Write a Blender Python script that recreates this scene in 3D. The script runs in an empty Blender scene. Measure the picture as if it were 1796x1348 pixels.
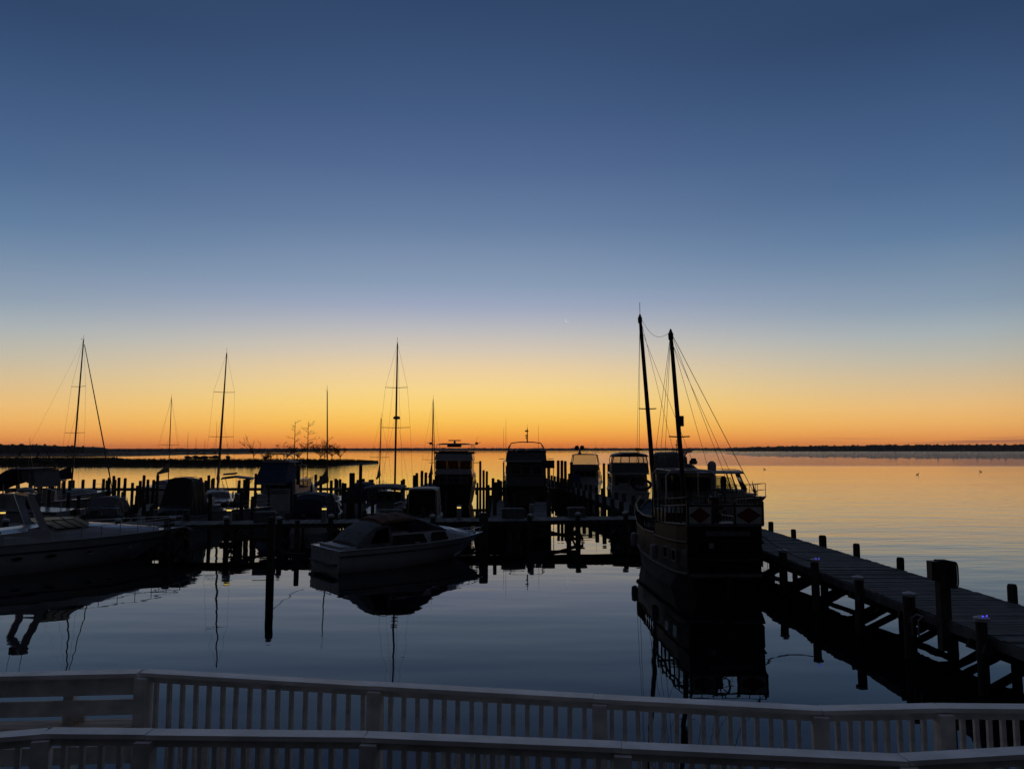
import bpy, math, random
from mathutils import Vector, Matrix
R = math.radians
rnd = random.Random(7)
scene = bpy.context.scene
col = scene.collection

# ------------------------------------------------------------------ camera
CAM_H, FPX, PITCH = 5.0, 1330.0, R(4.9)
def ray(px, py):
    u = (px - 898) / FPX; v = (674 - py) / FPX
    return Vector((u, math.cos(PITCH) - v*math.sin(PITCH), math.sin(PITCH) + v*math.cos(PITCH)))
def on_z(px, py, z):                       # a point of the photograph brought down to height z
    d = ray(px, py); t = (z - CAM_H) / d.z
    return Vector((d.x*t, d.y*t, z))
def XX(px, D): return (px - 898) / FPX * D
def ZZ(py, D): return CAM_H + D*math.tan(PITCH + math.atan((674 - py)/FPX))
cam_d = bpy.data.cameras.new('camera'); cam = bpy.data.objects.new('camera', cam_d); col.objects.link(cam)
cam.location = (0, 0, CAM_H); cam.rotation_euler = (R(90) + PITCH, 0, 0)
cam_d.sensor_width = 36; cam_d.lens = 36*FPX/1796
cam_d.clip_start = 0.1; cam_d.clip_end = 30000
scene.camera = cam

# ------------------------------------------------------------------ materials
def lin(c):
    return tuple(((x/255)/12.92 if x/255 <= .04045 else (((x/255)+.055)/1.055)**2.4) for x in c)
def mat(name, c, rough=.6, var=.25, scale=6, metal=0, spec=.5, stretch=(1,1,1), bump=0, c2=None):
    m = bpy.data.materials.new(name); m.use_nodes = True
    nt = m.node_tree; b = nt.nodes['Principled BSDF']
    b.inputs['Roughness'].default_value = rough; b.inputs['Metallic'].default_value = metal
    b.inputs['Specular IOR Level'].default_value = spec
    tc = nt.nodes.new('ShaderNodeTexCoord'); mp = nt.nodes.new('ShaderNodeMapping'); mp.inputs['Scale'].default_value = stretch
    nt.links.new(tc.outputs['Object'], mp.inputs['Vector'])
    n = nt.nodes.new('ShaderNodeTexNoise'); n.inputs['Scale'].default_value = scale; n.inputs['Detail'].default_value = 6
    nt.links.new(mp.outputs[0], n.inputs['Vector'])
    r = nt.nodes.new('ShaderNodeValToRGB')
    lo = c2 if c2 else tuple(x*(1-var) for x in c)
    hi = c if c2 else tuple(min(1, x*(1+var)) for x in c)
    r.color_ramp.elements[0].position = .35; r.color_ramp.elements[0].color = (*lo, 1)
    r.color_ramp.elements[1].position = .65; r.color_ramp.elements[1].color = (*hi, 1)
    nt.links.new(n.outputs['Fac'], r.inputs['Fac']); nt.links.new(r.outputs['Color'], b.inputs['Base Color'])
    if bump:
        bp = nt.nodes.new('ShaderNodeBump'); bp.inputs['Strength'].default_value = bump; bp.inputs['Distance'].default_value = .02
        nt.links.new(n.outputs['Fac'], bp.inputs['Height']); nt.links.new(bp.outputs[0], b.inputs['Normal'])
    return m
def cloth_mat(name, c, through=.5):
    m = mat(name, c, .9, .2, 5, bump=.2); nt = m.node_tree; b = nt.nodes['Principled BSDF']; o = [n for n in nt.nodes if n.type == 'OUTPUT_MATERIAL'][0]
    t = nt.nodes.new('ShaderNodeBsdfTranslucent'); t.inputs['Color'].default_value = (*c, 1); mx = nt.nodes.new('ShaderNodeMixShader'); mx.inputs[0].default_value = through
    nt.links.new(b.outputs[0], mx.inputs[1]); nt.links.new(t.outputs[0], mx.inputs[2]); nt.links.new(mx.outputs[0], o.inputs[0]); return m
def lamp_mat(name, c, s):
    m = bpy.data.materials.new(name); m.use_nodes = True
    b = m.node_tree.nodes['Principled BSDF']; b.inputs['Base Color'].default_value = (*c, 1)
    b.inputs['Emission Color'].default_value = (*c, 1); b.inputs['Emission Strength'].default_value = s
    return m
def glass_mat(name, tint, mixf):
    m = bpy.data.materials.new(name); m.use_nodes = True; nt = m.node_tree
    for n in list(nt.nodes): nt.nodes.remove(n)
    o = nt.nodes.new('ShaderNodeOutputMaterial'); mx = nt.nodes.new('ShaderNodeMixShader')
    t = nt.nodes.new('ShaderNodeBsdfTransparent'); t.inputs['Color'].default_value = (*tint, 1)
    g = nt.nodes.new('ShaderNodeBsdfGlossy'); g.inputs['Roughness'].default_value = .03
    lw = nt.nodes.new('ShaderNodeLayerWeight'); lw.inputs['Blend'].default_value = mixf
    nt.links.new(lw.outputs['Fresnel'], mx.inputs[0]); nt.links.new(t.outputs[0], mx.inputs[1]); nt.links.new(g.outputs[0], mx.inputs[2])
    nt.links.new(mx.outputs[0], o.inputs[0]); return m
def island_tone(m, lo, hi):
    """each board or slat of a mesh keeps a tone of its own"""
    nt = m.node_tree; b = nt.nodes['Principled BSDF']; l = b.inputs['Base Color'].links[0]; src = l.from_socket
    g = nt.nodes.new('ShaderNodeNewGeometry'); mr = nt.nodes.new('ShaderNodeMapRange'); mr.inputs['To Min'].default_value = lo; mr.inputs['To Max'].default_value = hi
    nt.links.new(g.outputs['Random Per Island'], mr.inputs['Value'])
    mx = nt.nodes.new('ShaderNodeMix'); mx.data_type = 'RGBA'; mx.blend_type = 'MULTIPLY'; mx.inputs['Factor'].default_value = 1
    cb = nt.nodes.new('ShaderNodeCombineColor')
    for k in ('Red','Green','Blue'): nt.links.new(mr.outputs['Result'], cb.inputs[k])
    nt.links.new(src, mx.inputs['A']); nt.links.new(cb.outputs[0], mx.inputs['B']); nt.links.new(mx.outputs['Result'], b.inputs['Base Color']); return m
M = dict(
    deck = mat('weathered deck boards', (.088,.088,.09), .8, .35, 3, stretch=(1,1,1), bump=.3),
    pile = mat('tarred piling wood', (.045,.04,.036), .9, .45, 5, stretch=(3,3,.4), bump=.5),
    beam = mat('dark timber', (.055,.05,.045), .9, .35, 4, bump=.4),
    cap = mat('pale cap plastic', (.55,.55,.56), .5, .08),
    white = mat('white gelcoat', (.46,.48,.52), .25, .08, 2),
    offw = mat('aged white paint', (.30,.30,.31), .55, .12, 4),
    navy = mat('navy canvas', (.012,.018,.045), .9, .3, 8, bump=.2),
    blue = mat('blue canvas', (.05,.085,.20), .9, .25, 6, bump=.2),
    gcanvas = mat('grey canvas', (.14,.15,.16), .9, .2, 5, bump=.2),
    rust = cloth_mat('rust canvas', (.30,.17,.12), .4),
    black = mat('black paint', (.010,.010,.010), .6, .4, 4, spec=.25),
    bwood = mat('dark varnished wood', (.03,.022,.015), .6, .4, 4, stretch=(.5,.5,3)),
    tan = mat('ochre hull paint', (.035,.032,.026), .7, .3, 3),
    red = mat('red paint', (.16,.015,.012), .6, .2, 4),
    metal = mat('stainless tube', (.5,.5,.52), .3, .05, 4, metal=1),
    alu = mat('mast aluminium', (.10,.10,.10), .5, .15, 3, metal=.4),
    dark = mat('dark trim', (.02,.02,.022), .5, .2),
    rope = mat('rope', (.18,.17,.15), .9, .3, 30),
    rail = mat('white railing paint', (.74,.73,.71), .6, .22, 5, bump=.25),
    rail_wood = mat('worn railing cap', (.82,.81,.80), .42, .2, 9, stretch=(.3,.3,.3), bump=.35),
    kick = mat('bare pine board', (.50,.40,.32), .75, .3, 5, stretch=(.4,3,9), bump=.3),
    dglass = mat('tinted glass', (.006,.007,.008), .05, .1),
    glass = glass_mat('clear glass', (.72,.74,.72), .12),
    vinyl = glass_mat('smoky vinyl curtain', (.055,.045,.04), .05),
    bark = mat('bare bark', (.03,.025,.02), .9, .3, 8),
    leaf = mat('dark foliage', (.03,.035,.02), .9, .4, 3),
    lampy = lamp_mat('dock lamp', (1.0,.70,.16), .9),
    led = lamp_mat('blue led', (.10,.08,1.0), 1.2),
    frost = cloth_mat('hazy windscreen vinyl', (.88,.85,.72), .85),
    orange = mat('orange fender', (.3,.08,.02), .6),
    duck = mat('dark plumage', (.02,.018,.016), .8),
)

island_tone(M['deck'], .55, 1.5)
# ------------------------------------------------------------------ mesh builder
class MB:
    def __init__(s): s.v = []; s.f = []; s.smooth = []
    def add(s, vs, fs, sm=False):
        o = len(s.v); s.v += [tuple(v) for v in vs]; s.f += [tuple(i+o for i in f) for f in fs]; s.smooth += [sm]*len(fs); return s
    def box(s, c, d, rz=0):
        x, y, z = d[0]/2, d[1]/2, d[2]/2; ca, sa = math.cos(rz), math.sin(rz)
        vs = []
        for k in (-z, z):
            for (a, b) in ((-x,-y),(x,-y),(x,y),(-x,y)): vs.append((c[0]+a*ca-b*sa, c[1]+a*sa+b*ca, c[2]+k))
        return s.add(vs, [(3,2,1,0),(4,5,6,7),(0,1,5,4),(1,2,6,5),(2,3,7,6),(3,0,4,7)])
    def bar(s, p, q, w, h, up=(0,0,1)):
        p, q = Vector(p), Vector(q); d = (q-p).normalized(); u = Vector(up)
        if abs(d.dot(u)) > .98: u = Vector((1,0,0))
        sd = d.cross(u).normalized()*(w/2); u = sd.cross(d).normalized()*(h/2)
        vs = [p-sd-u, p+sd-u, p+sd+u, p-sd+u, q-sd-u, q+sd-u, q+sd+u, q-sd+u]
        return s.add(vs, [(3,2,1,0),(4,5,6,7),(0,1,5,4),(1,2,6,5),(2,3,7,6),(3,0,4,7)])
    def tube(s, pts, r, n=8):
        pts = [Vector(p) for p in pts]; rr = r if isinstance(r, (list, tuple)) else [r]*len(pts)
        vs = []; prev = None
        for i, p in enumerate(pts):
            d = (pts[min(i+1, len(pts)-1)] - pts[max(i-1, 0)]).normalized()
            if prev is None:
                a = d.cross(Vector((0,0,1)) if abs(d.z) < .95 else Vector((1,0,0))).normalized()
            else:
                a = (prev - d*prev.dot(d)).normalized()
            prev = a; b = d.cross(a)
            for k in range(n):
                t = 2*math.pi*k/n; vs.append(p + (a*math.cos(t) + b*math.sin(t))*rr[i])
        fs = []
        for i in range(len(pts)-1):
            for k in range(n): fs.append((i*n+k, i*n+(k+1)%n, (i+1)*n+(k+1)%n, (i+1)*n+k))
        fs.append(tuple(range(n-1, -1, -1))); fs.append(tuple(range((len(pts)-1)*n, len(pts)*n)))
        return s.add(vs, fs, n > 5)
    def loft(s, rings, sm=False, closed=True, caps=True):
        n = len(rings[0]); vs = [p for r in rings for p in r]; fs = []
        for i in range(len(rings)-1):
            for k in range(n if closed else n-1): fs.append((i*n+k, i*n+(k+1)%n, (i+1)*n+(k+1)%n, (i+1)*n+k))
        if caps: fs.append(tuple(range(n-1, -1, -1))); fs.append(tuple(range((len(rings)-1)*n, len(rings)*n)))
        return s.add(vs, fs, sm)
    def lathe(s, prof, n=12, c=(0,0,0), axis='z'):
        rings = []
        for (r, z) in prof:
            ring = []
            for k in range(n):
                t = 2*math.pi*k/n; a, b = r*math.cos(t), r*math.sin(t)
                ring.append((c[0]+a, c[1]+b, c[2]+z) if axis == 'z' else ((c[0]+z, c[1]+a, c[2]+b) if axis == 'x' else (c[0]+b, c[1]+z, c[2]+a)))
            rings.append(ring)
        return s.loft(rings, True)
    def ball(s, c, r, n=10):
        if not isinstance(r, (tuple, list)): r = (r, r, r)
        rings = []
        for i in range(1, n//2):
            t = math.pi*i/(n//2)
            rings.append([(c[0]+r[0]*math.sin(t)*math.cos(2*math.pi*k/n), c[1]+r[1]*math.sin(t)*math.sin(2*math.pi*k/n), c[2]-r[2]*math.cos(t)) for k in range(n)])
        return s.loft(rings, True)
    def extrude(s, pts, vec):
        vec = Vector(vec); a = [Vector(p) for p in pts]; n = len(a)
        vs = a + [p+vec for p in a]
        fs = [tuple(range(n-1,-1,-1)), tuple(range(n, 2*n))] + [(k, (k+1)%n, n+(k+1)%n, n+k) for k in range(n)]
        return s.add(vs, fs)
    def build(s, name, m, parent=None, label=None):
        me = bpy.data.meshes.new(name); me.from_pydata(s.v, [], s.f); me.update()
        for p, sm in zip(me.polygons, s.smooth): p.use_smooth = sm
        if any(s.smooth): me.set_sharp_from_angle(angle=R(38))
        me.materials.append(M[m] if isinstance(m, str) else m)
        o = bpy.data.objects.new(name, me); col.objects.link(o)
        if parent: o.parent = parent
        if label: o['label'] = label
        return o
def tag(o, label, cat, group=None, kind=None):
    o['label'] = label; o['category'] = cat
    if group: o['group'] = group
    if kind: o['kind'] = kind
    return o
def structure(o): o['kind'] = 'structure'; return o
def thing(name, label, cat, loc=(0,0,0), rz=0, group=None):
    o = bpy.data.objects.new(name, None); col.objects.link(o); o.empty_display_size = .3
    o.location = loc; o.rotation_euler = (0, 0, rz)
    return tag(o, label, cat, group)
def copy_tree(o, parent=None):
    c = o.copy(); col.objects.link(c)
    if parent: c.parent = parent
    for ch in list(o.children): copy_tree(ch, c)
    return c
ORD = ['first','second','third','fourth','fifth','sixth','seventh','eighth','ninth','tenth','eleventh','twelfth','thirteenth','fourteenth','fifteenth','sixteenth','seventeenth','eighteenth','nineteenth','twentieth']

# ------------------------------------------------------------------ world: dawn sky, glow round the sunrise, dim opposite side
def make_world():
    w = bpy.data.worlds.new('World'); scene.world = w; w.use_nodes = True
    nt = w.node_tree; N = nt.nodes; Lk = nt.links; bg = N['Background']
    tc = N.new('ShaderNodeTexCoord'); nm = N.new('ShaderNodeVectorMath'); nm.operation = 'NORMALIZE'
    Lk.new(tc.outputs['Generated'], nm.inputs[0])
    sep = N.new('ShaderNodeSeparateXYZ'); Lk.new(nm.outputs[0], sep.inputs[0])
    def math_(op, a, b=None, c=None, clamp=False):
        n = N.new('ShaderNodeMath'); n.operation = op; n.use_clamp = clamp
        for i, x in enumerate((a, b, c)):
            if x is None: continue
            if isinstance(x, (int, float)): n.inputs[i].default_value = x
            else: Lk.new(x, n.inputs[i])
        return n.outputs[0]
    el = math_('DIVIDE', math_('ARCSINE', sep.outputs['Z']), math.pi/2, clamp=True)
    def ramp(stops):
        r = N.new('ShaderNodeValToRGB'); cr = r.color_ramp; cr.interpolation = 'LINEAR'
        while len(cr.elements) < len(stops): cr.elements.new(.5)
        for e, (d, c) in zip(cr.elements, stops): e.position = d/90
        for e, (d, c) in zip(cr.elements, stops): e.position = d/90; e.color = (*lin(c), 1)
        Lk.new(el, r.inputs['Fac']); return r.outputs['Color']
    centre = ramp(SKY_C); side = ramp(SKY_S)
    sa = R(-4.2)
    hl = math_('SQRT', math_('ADD', math_('MULTIPLY', sep.outputs['X'], sep.outputs['X']), math_('MULTIPLY', sep.outputs['Y'], sep.outputs['Y'])))
    dot = math_('DIVIDE', math_('ADD', math_('MULTIPLY', sep.outputs['X'], math.sin(sa)), math_('MULTIPLY', sep.outputs['Y'], math.cos(sa))), math_('MAXIMUM', hl, 1e-4))
    az = math_('DIVIDE', math_('ARCCOSINE', math_('MINIMUM', math_('MAXIMUM', dot, -1.0), 1.0)), math.pi)     # 0 at the sunrise, 1 opposite
    def smooth(x, a, b):
        n = N.new('ShaderNodeMapRange'); n.interpolation_type = 'SMOOTHSTEP'
        n.inputs['From Min'].default_value = a; n.inputs['From Max'].default_value = b; Lk.new(x, n.inputs['Value']); return n.outputs['Result']
    mx = N.new('ShaderNodeMix'); mx.data_type = 'RGBA'
    Lk.new(smooth(az, 2/180, 38/180), mx.inputs['Factor']); Lk.new(centre, mx.inputs['A']); Lk.new(side, mx.inputs['B'])
    # away from the sunrise the dawn colours give way to dim night blue
    back = ramp(SKY_B)
    mb = N.new('ShaderNodeMix'); mb.data_type = 'RGBA'
    Lk.new(smooth(az, 34/180, 64/180), mb.inputs['Factor']); Lk.new(mx.outputs['Result'], mb.inputs['A']); Lk.new(back, mb.inputs['B'])
    # thin grey streaks of cloud low on the right
    nz = N.new('ShaderNodeTexNoise'); nz.inputs['Scale'].default_value = 6; nz.inputs['Detail'].default_value = 4
    mpn = N.new('ShaderNodeMapping'); mpn.inputs['Scale'].default_value = (1,1,55); Lk.new(nm.outputs[0], mpn.inputs['Vector']); Lk.new(mpn.outputs[0], nz.inputs['Vector'])
    eld = math_('MULTIPLY', el, 90)
    band = math_('MULTIPLY', smooth(eld, .30, .50), math_('SUBTRACT', 1.0, smooth(eld, .62, .95)))
    right = smooth(sep.outputs['X'], .30, .52)
    cl = math_('MULTIPLY', math_('MULTIPLY', band, right), smooth(nz.outputs['Fac'], .45, .62))
    mc = N.new('ShaderNodeMix'); mc.data_type = 'RGBA'; Lk.new(math_('MULTIPLY', cl, .7), mc.inputs['Factor']); Lk.new(mb.outputs['Result'], mc.inputs['A']); mc.inputs['B'].default_value = (*lin((150,98,82)), 1)
    Lk.new(mc.outputs['Result'], bg.inputs['Color']); bg.inputs['Strength'].default_value = 1.0
SKY_C = [(0,(238,124,56)),(.6,(245,148,62)),(1.3,(251,176,72)),(2.1,(254,196,88)),(3.3,(254,211,116)),(4.6,(248,214,142)),(6,(236,208,162)),(7.4,(214,200,180)),
         (9,(188,187,190)),(10.7,(158,168,191)),(12.4,(137,156,182)),(16.6,(104,128,162)),(20.6,(83,107,146)),(24.5,(67,92,131)),(28.2,(57,81,118)),(31.8,(48,71,106)),(45,(52,66,94)),(90,(80,88,108))]
SKY_S = [(0,(214,124,72)),(.9,(232,154,84)),(2,(238,178,102)),(3.3,(234,188,124)),(5,(214,188,148)),(7,(188,184,170)),(9,(164,175,180)),(11,(138,157,176)),(16.6,(93,123,158)),
         (20.6,(76,104,142)),(24.5,(64,91,130)),(28.2,(54,79,116)),(31.8,(45,68,102)),(45,(50,63,90)),(90,(80,88,108))]
SKY_B = [(0,(27,27,29)),(10,(28,29,32)),(30,(31,33,38)),(60,(54,59,72)),(90,(80,88,108))]
SKY_S = [(d*.86 if d < 40 else d, c) for d, c in SKY_S]
make_world()
# ------------------------------------------------------------------ boats: shared pieces (local axes: x forward, y port, z up from the waterline)
class Hull:
    def __init__(s, L, B, fs, fb, draft=.5, rake=1.2, tw=.85, pinch=2.3, chine=.86, x0=None):
        s.L, s.B, s.fs, s.fb, s.draft, s.rake, s.tw, s.pinch, s.chine = L, B, fs, fb, draft, rake, tw, pinch, chine
        s.x0 = -L/2 if x0 is None else x0
    def half(s, t):
        if t < .45: k = s.tw + (1-s.tw)*math.sin(t/.45*math.pi/2)
        else: k = 1 - ((t-.45)/.55)**s.pinch
        return max(.015, s.B/2*k)
    def sheer_z(s, t): return s.fs + (s.fb - s.fs)*t**1.8
    def at(s, t, side, up=0, out=0):         # point on the sheer; side +1 port, -1 starboard
        return Vector((s.x0 + t*s.L, side*(s.half(t)+out), s.sheer_z(t)+up))
    def point(s, t, side, k, out=0):         # k = 1 sheer ... 0 waterline
        zs = s.sheer_z(t); z = zs*k
        hw = s.half(t); w = hw*(s.chine - .22*t*t + (1 - s.chine + .22*t*t)*k**.8)
        return Vector((s.x0 + t*(s.L - s.rake*(1-k)*(.3+.7*t)), side*(w+out), z))
    def mesh(s, n=16, deck=True):
        rings = []
        for i in range(n+1):
            t = i/n
            left = [s.point(t, 1, k) for k in (1, .7, .4, .12)]
            xk = s.x0 + t*(s.L - s.rake*(1.15+.2*t)); zk = -s.draft*(1-t**4)
            bil = Vector((s.x0 + t*(s.L - s.rake*1.05), left[3].y*.86, zk*.4)); kl = Vector((xk, 0, zk))
            ring = left + [bil, kl] + [Vector((p.x, -p.y, p.z)) for p in reversed(left + [bil])]
            rings.append(ring)
        return MB().loft(rings, True)
    def strip(s, k, r, n=18, t0=0., t1=1.):
        m = MB()
        for sd in (1, -1): m.tube([s.point(t0+(t1-t0)*i/n, sd, k, .01) for i in range(n+1)], r, 6)
        return m
def deck_rail(h, root, t0, t1, n, height, lean=0, r=.013, name='bow_rail', bow=True, mids=1, m='metal'):
    """a tube rail following the sheer on both sides, each stanchion a sub-part"""
    ts = [t0 + (t1-t0)*i/(n-1) for i in range(n)]
    pts = [h.at(t, 1, height*(1+.15*(t-t0)), -.08+lean) for t in ts]
    ring = pts + ([Vector((p.x, -p.y, p.z)) for p in reversed(pts)] if bow else [])
    o = MB().tube(ring, r, 6)
    if not bow: o.tube([Vector((p.x, -p.y, p.z)) for p in pts], r, 6)
    for q in range(mids):
        f = (q+1)/(mids+1)
        mp = [h.at(t, 1, height*f*(1+.15*(t-t0)), -.08+lean*f) for t in ts]
        o.tube(mp, r*.7, 5); o.tube([Vector((p.x, -p.y, p.z)) for p in mp], r*.7, 5)
    ob = o.build(name, m, root)
    for t in ts:
        for sd in (1, -1):
            a = h.at(t, sd, 0, -.08); b = h.at(t, sd, height*(1+.15*(t-t0)), -.08+lean)
            MB().tube([a, b], r, 6).build('stanchion', m, ob)
    return ob
def shell(st, crown=.06, n=3):
    """a cabin, dodger or canvas lofted along x; stations (x, half-width at foot, z foot, z top, half-width at top)"""
    rings = []
    for (x, w, zb, zt, tw) in st:
        p = [(x, w, zb), (x, w*.5+tw*.5+.02, zb+(zt-zb)*.55), (x, tw, zt-.04), (x, tw*.86, zt), (x, tw*.4, zt+crown)]
        rings.append([Vector(q) for q in p] + [Vector((q[0], -q[1], q[2])) for q in reversed(p)])
    return MB().loft(rings)
def pane(root, pts, out, m='dglass', name='window', th=.02, frame='dark'):
    """a window: thin solid pane set proud of the wall along 'out', with its frame as a sub-part"""
    out = Vector(out).normalized(); P = [Vector(p) for p in pts]
    w = MB().extrude([p + out*.004 for p in P], out*th).build(name, m, root)
    if frame:
        f = MB()
        for i in range(len(P)): f.bar(P[i]+out*.022, P[(i+1) % len(P)]+out*.022, .035, .035)
        f.build('frame', frame, w)
    return w
def cleats(h, root, ts, m='metal'):
    for t in ts:
        for sd in (1, -1):
            p = h.at(t, sd, .02, -.12)
            MB().tube([p+Vector((-.12,0,.05)), p+Vector((.12,0,.05))], .015, 6).box((p.x,p.y,p.z+.02),(.06,.03,.06)).build('cleat', m, root)
def antenna(root, p, hgt, lean=(0,0), m='offw'):
    p = Vector(p); return MB().tube([p, p+Vector((lean[0], lean[1], hgt))], [.016, .007], 6).build('antenna', m, root)
def radome(root, p, r=.26, h=.42):
    return MB().lathe([(.02,0),(r*.9,0),(r,.04),(r,h*.55),(r*.85,h*.82),(r*.5,h*.97),(.01,h)], 14, p).build('radar_dome', 'offw', root)
def radar_bar(root, p, w=.6, ax='y'):
    a = MB().lathe([(.10,0),(.10,.12),(.06,.2)], 10, p); a = a.build('radar', 'offw', root)
    MB().box((p[0], p[1], p[2]+.24), (.12, 2*w, .09) if ax == 'y' else (2*w, .12, .09)).build('scanner', 'offw', a)
    return a

def sailboat(label, px, D, heading, L, B, top_px, top_y, spreaders, jib=None, boom=0, cover='navy', bim=False, hull='white', group='sailboats in the marina', wires=True, mr=.075, radar=None, simple=False, name='sailboat'):
    """root at the mast foot on the waterline; spreaders [(pixel y, half width)]"""
    H = ZZ(top_y, D)
    t = thing(name, label, 'sailboat', (XX(px, D), D, 0), R(heading), group)
    h = Hull(L, B, .95, 1.25, .5, .9, .62, 1.9, .8, x0=-L*.58)
    h.mesh(12).build('hull', hull, t)
    shell([(-L*.22,B*.30,.95,1.42,B*.26),(L*.05,B*.30,.98,1.5,B*.25),(L*.2,B*.2,1.05,1.3,B*.15)]).build('cabin', 'offw', t)
    # mast foot offset so that the raked mast ends where it stands
    ca, sa = math.cos(R(heading)), math.sin(R(heading))
    dx = XX(top_px, D) - XX(px, D) - (H-1.4)*0.0
    tip = Vector((dx*ca, -dx*sa, H)); foot = Vector((0, 0, 1.35))
    mast = MB().tube([foot, foot.lerp(tip, .6), tip], [mr, mr*.92, mr*.6], 8).build('mast', 'alu', t)
    MB().tube([tip, tip+Vector((0,0,.45))], .012, 5).build('masthead_aerial', 'dark', mast)
    MB().tube([tip+Vector((-.28,0,.06)), tip+Vector((.1,0,.06))], .018, 5).build('wind_vane', 'dark', mast)
    def on_mast(z): return foot.lerp(tip, (z-1.35)/(H-1.35))
    cp = Vector((-.15, B*.42, 1.0))
    prev = {1: Vector((-.15, B*.45, 1.0)), -1: Vector((-.15, -B*.45, 1.0))}
    for (sy, hw) in sorted(spreaders, key=lambda q: -q[0]):
        z = ZZ(sy, D); c = on_mast(z)
        MB().tube([c+Vector((-.12,hw,.03)), c, c+Vector((-.12,-hw,.03))], .022, 6).build('spreader', 'alu', t)
        for sd in (1, -1):
            e = c + Vector((-.12, sd*hw, .03))
            if wires: MB().tube([prev[sd], e], .007, 5).build('shroud', 'dark', t)
            prev[sd] = e
    if wires:
        for sd in (1, -1):
            MB().tube([prev[sd], tip], .007, 5).build('shroud', 'dark', t)
            MB().tube([Vector((-.45, sd*B*.43, 1.0)), on_mast(1.35+(H-1.35)*.55)], .006, 5).build('lower_shroud', 'dark', t)
        MB().tube([Vector((-L*.57, 0, .98)), tip], .005, 5).build('backstay', 'dark', t)
    bow = Vector((L*.40, 0, 1.25))
    if jib: MB().tube([bow, bow.lerp(tip, .12), bow.lerp(tip, .5), tip.lerp(bow, .03)], [.03, jib, jib*.8, .03], 8).build('furled_jib', 'gcanvas', t)
    elif wires: MB().tube([bow, tip], .007, 5).build('forestay', 'dark', t)
    if boom:
        b0 = Vector((-.12, 0, 2.55)); b1 = Vector((-boom, 0, 2.35))
        MB().tube([b0, b1], .06, 8).build('boom', 'alu', t)
        rings = []
        for i in range(9):
            f = i/8; c = b0.lerp(b1, f); hh = .95*(1-f)**1.4 + .16; ww = .15-.06*f
            rings.append([Vector((c.x, ww*math.cos(a)*(1 if math.sin(a) < .3 else .6), c.z - .05 + (hh if math.sin(a) > 0 else .1)*math.sin(a))) for a in [2*math.pi*k/10 for k in range(10)]])
        MB().loft(rings, True).build('sail_cover', cover, t)
    if radar: 
        c = on_mast(ZZ(radar, D)); MB().lathe([(.02,0),(.24,.02),(.26,.12),(.2,.22),(.02,.25)], 12, (c.x+.25, c.y, c.z)).build('radar_dome', 'offw', t)
    if bim:
        a = -L*.50; b = -L*.24
        bm = shell([(a,B*.40,2.42,2.52,B*.36),(a+.5,B*.41,2.5,2.62,B*.38),(b-.3,B*.40,2.5,2.62,B*.37),(b,B*.38,2.42,2.5,B*.34)]).build('bimini', cover, t)
        for x in (a+.1, (a+b)/2, b-.1):
            for sd in (1, -1): MB().tube([(x*.9-.1, sd*B*.40, 1.0), (x, sd*B*.39, 2.46)], .016, 6).build('strut', 'metal', bm)
        dg = shell([(b+.05,B*.33,1.4,2.1,B*.29),(b+.7,B*.33,1.4,2.05,B*.27),(b+1.25,B*.3,1.42,1.55,B*.25)]).build('dodger', cover, t)
        for k in (-1, 0, 1): pane(dg, [(b+.05, k*B*.2-.22, 1.55), (b+.05, k*B*.2+.22, 1.55), (b+.05, k*B*.2+.2, 1.95), (b+.05, k*B*.2-.2, 1.95)], (-1,0,0), 'glass', 'window', .01, None)
    if not simple:
        deck_rail(h, t, .86, .99, 4, .6, 0, .012, 'pulpit', True, 1)
        deck_rail(h, t, .01, .16, 3, .62, 0, .012, 'pushpit', False, 1)
        h.strip(.96, .025).build('rub_rail', 'bwood', t)
    return t

def yacht(name, label, cat, x, D, heading, L, B, fs, fb, group=None, hull='white', rake=1.3, tw=.9, pinch=2.6, stripe='dark'):
    t = thing(name, label, cat, (x, D, 0), R(heading), group)
    h = Hull(L, B, fs, fb, .7, rake, tw, pinch, .84)
    h.mesh(16).build('hull', hull, t)
    h.strip(.93, .035).build('rub_rail', stripe, t)
    return t, h
def wall_windows(root, x0, x1, w, z0, z1, n, side, m='dglass', gap=.1, frame='offw'):
    L = (x1-x0-gap*(n+1))/n
    for i in range(n):
        a = x0+gap+i*(L+gap); pane(root, [(a, side*w, z0), (a+L, side*w, z0), (a+L, side*w, z1), (a, side*w, z1)], (0, side, 0), m, 'window', .02, frame)
def end_windows(root, x, w, z0, z1, n, sgn, m='dglass', gap=.08, frame='offw', dx=0):
    W = (2*w-gap*(n+1))/n
    for i in range(n):
        a = -w+gap+i*(W+gap); pane(root, [(x, a, z0), (x, a+W, z0), (x+dx, a+W, z1), (x+dx, a, z1)], (sgn, 0, 0), m, 'window', .02, frame)
def house(root, name, x0, x1, w, z0, z1, ra=0., rf=.5, m='white', tw=None):
    """a deckhouse block: ra / rf lean the after and forward ends inward at the top"""
    tw = w*.95 if tw is None else tw
    lo = [(x0,-w,z0),(x1-.25,-w,z0),(x1,-w*.55,z0),(x1,w*.55,z0),(x1-.25,w,z0),(x0,w,z0)]
    hi = [(x0+ra,-tw,z1),(x1-.25-rf,-tw,z1),(x1-rf,-tw*.55,z1),(x1-rf,tw*.55,z1),(x1-.25-rf,tw,z1),(x0+ra,tw,z1)]
    return MB().loft([[Vector(p) for p in lo], [Vector(p) for p in hi]]).build(name, m, root)
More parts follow.
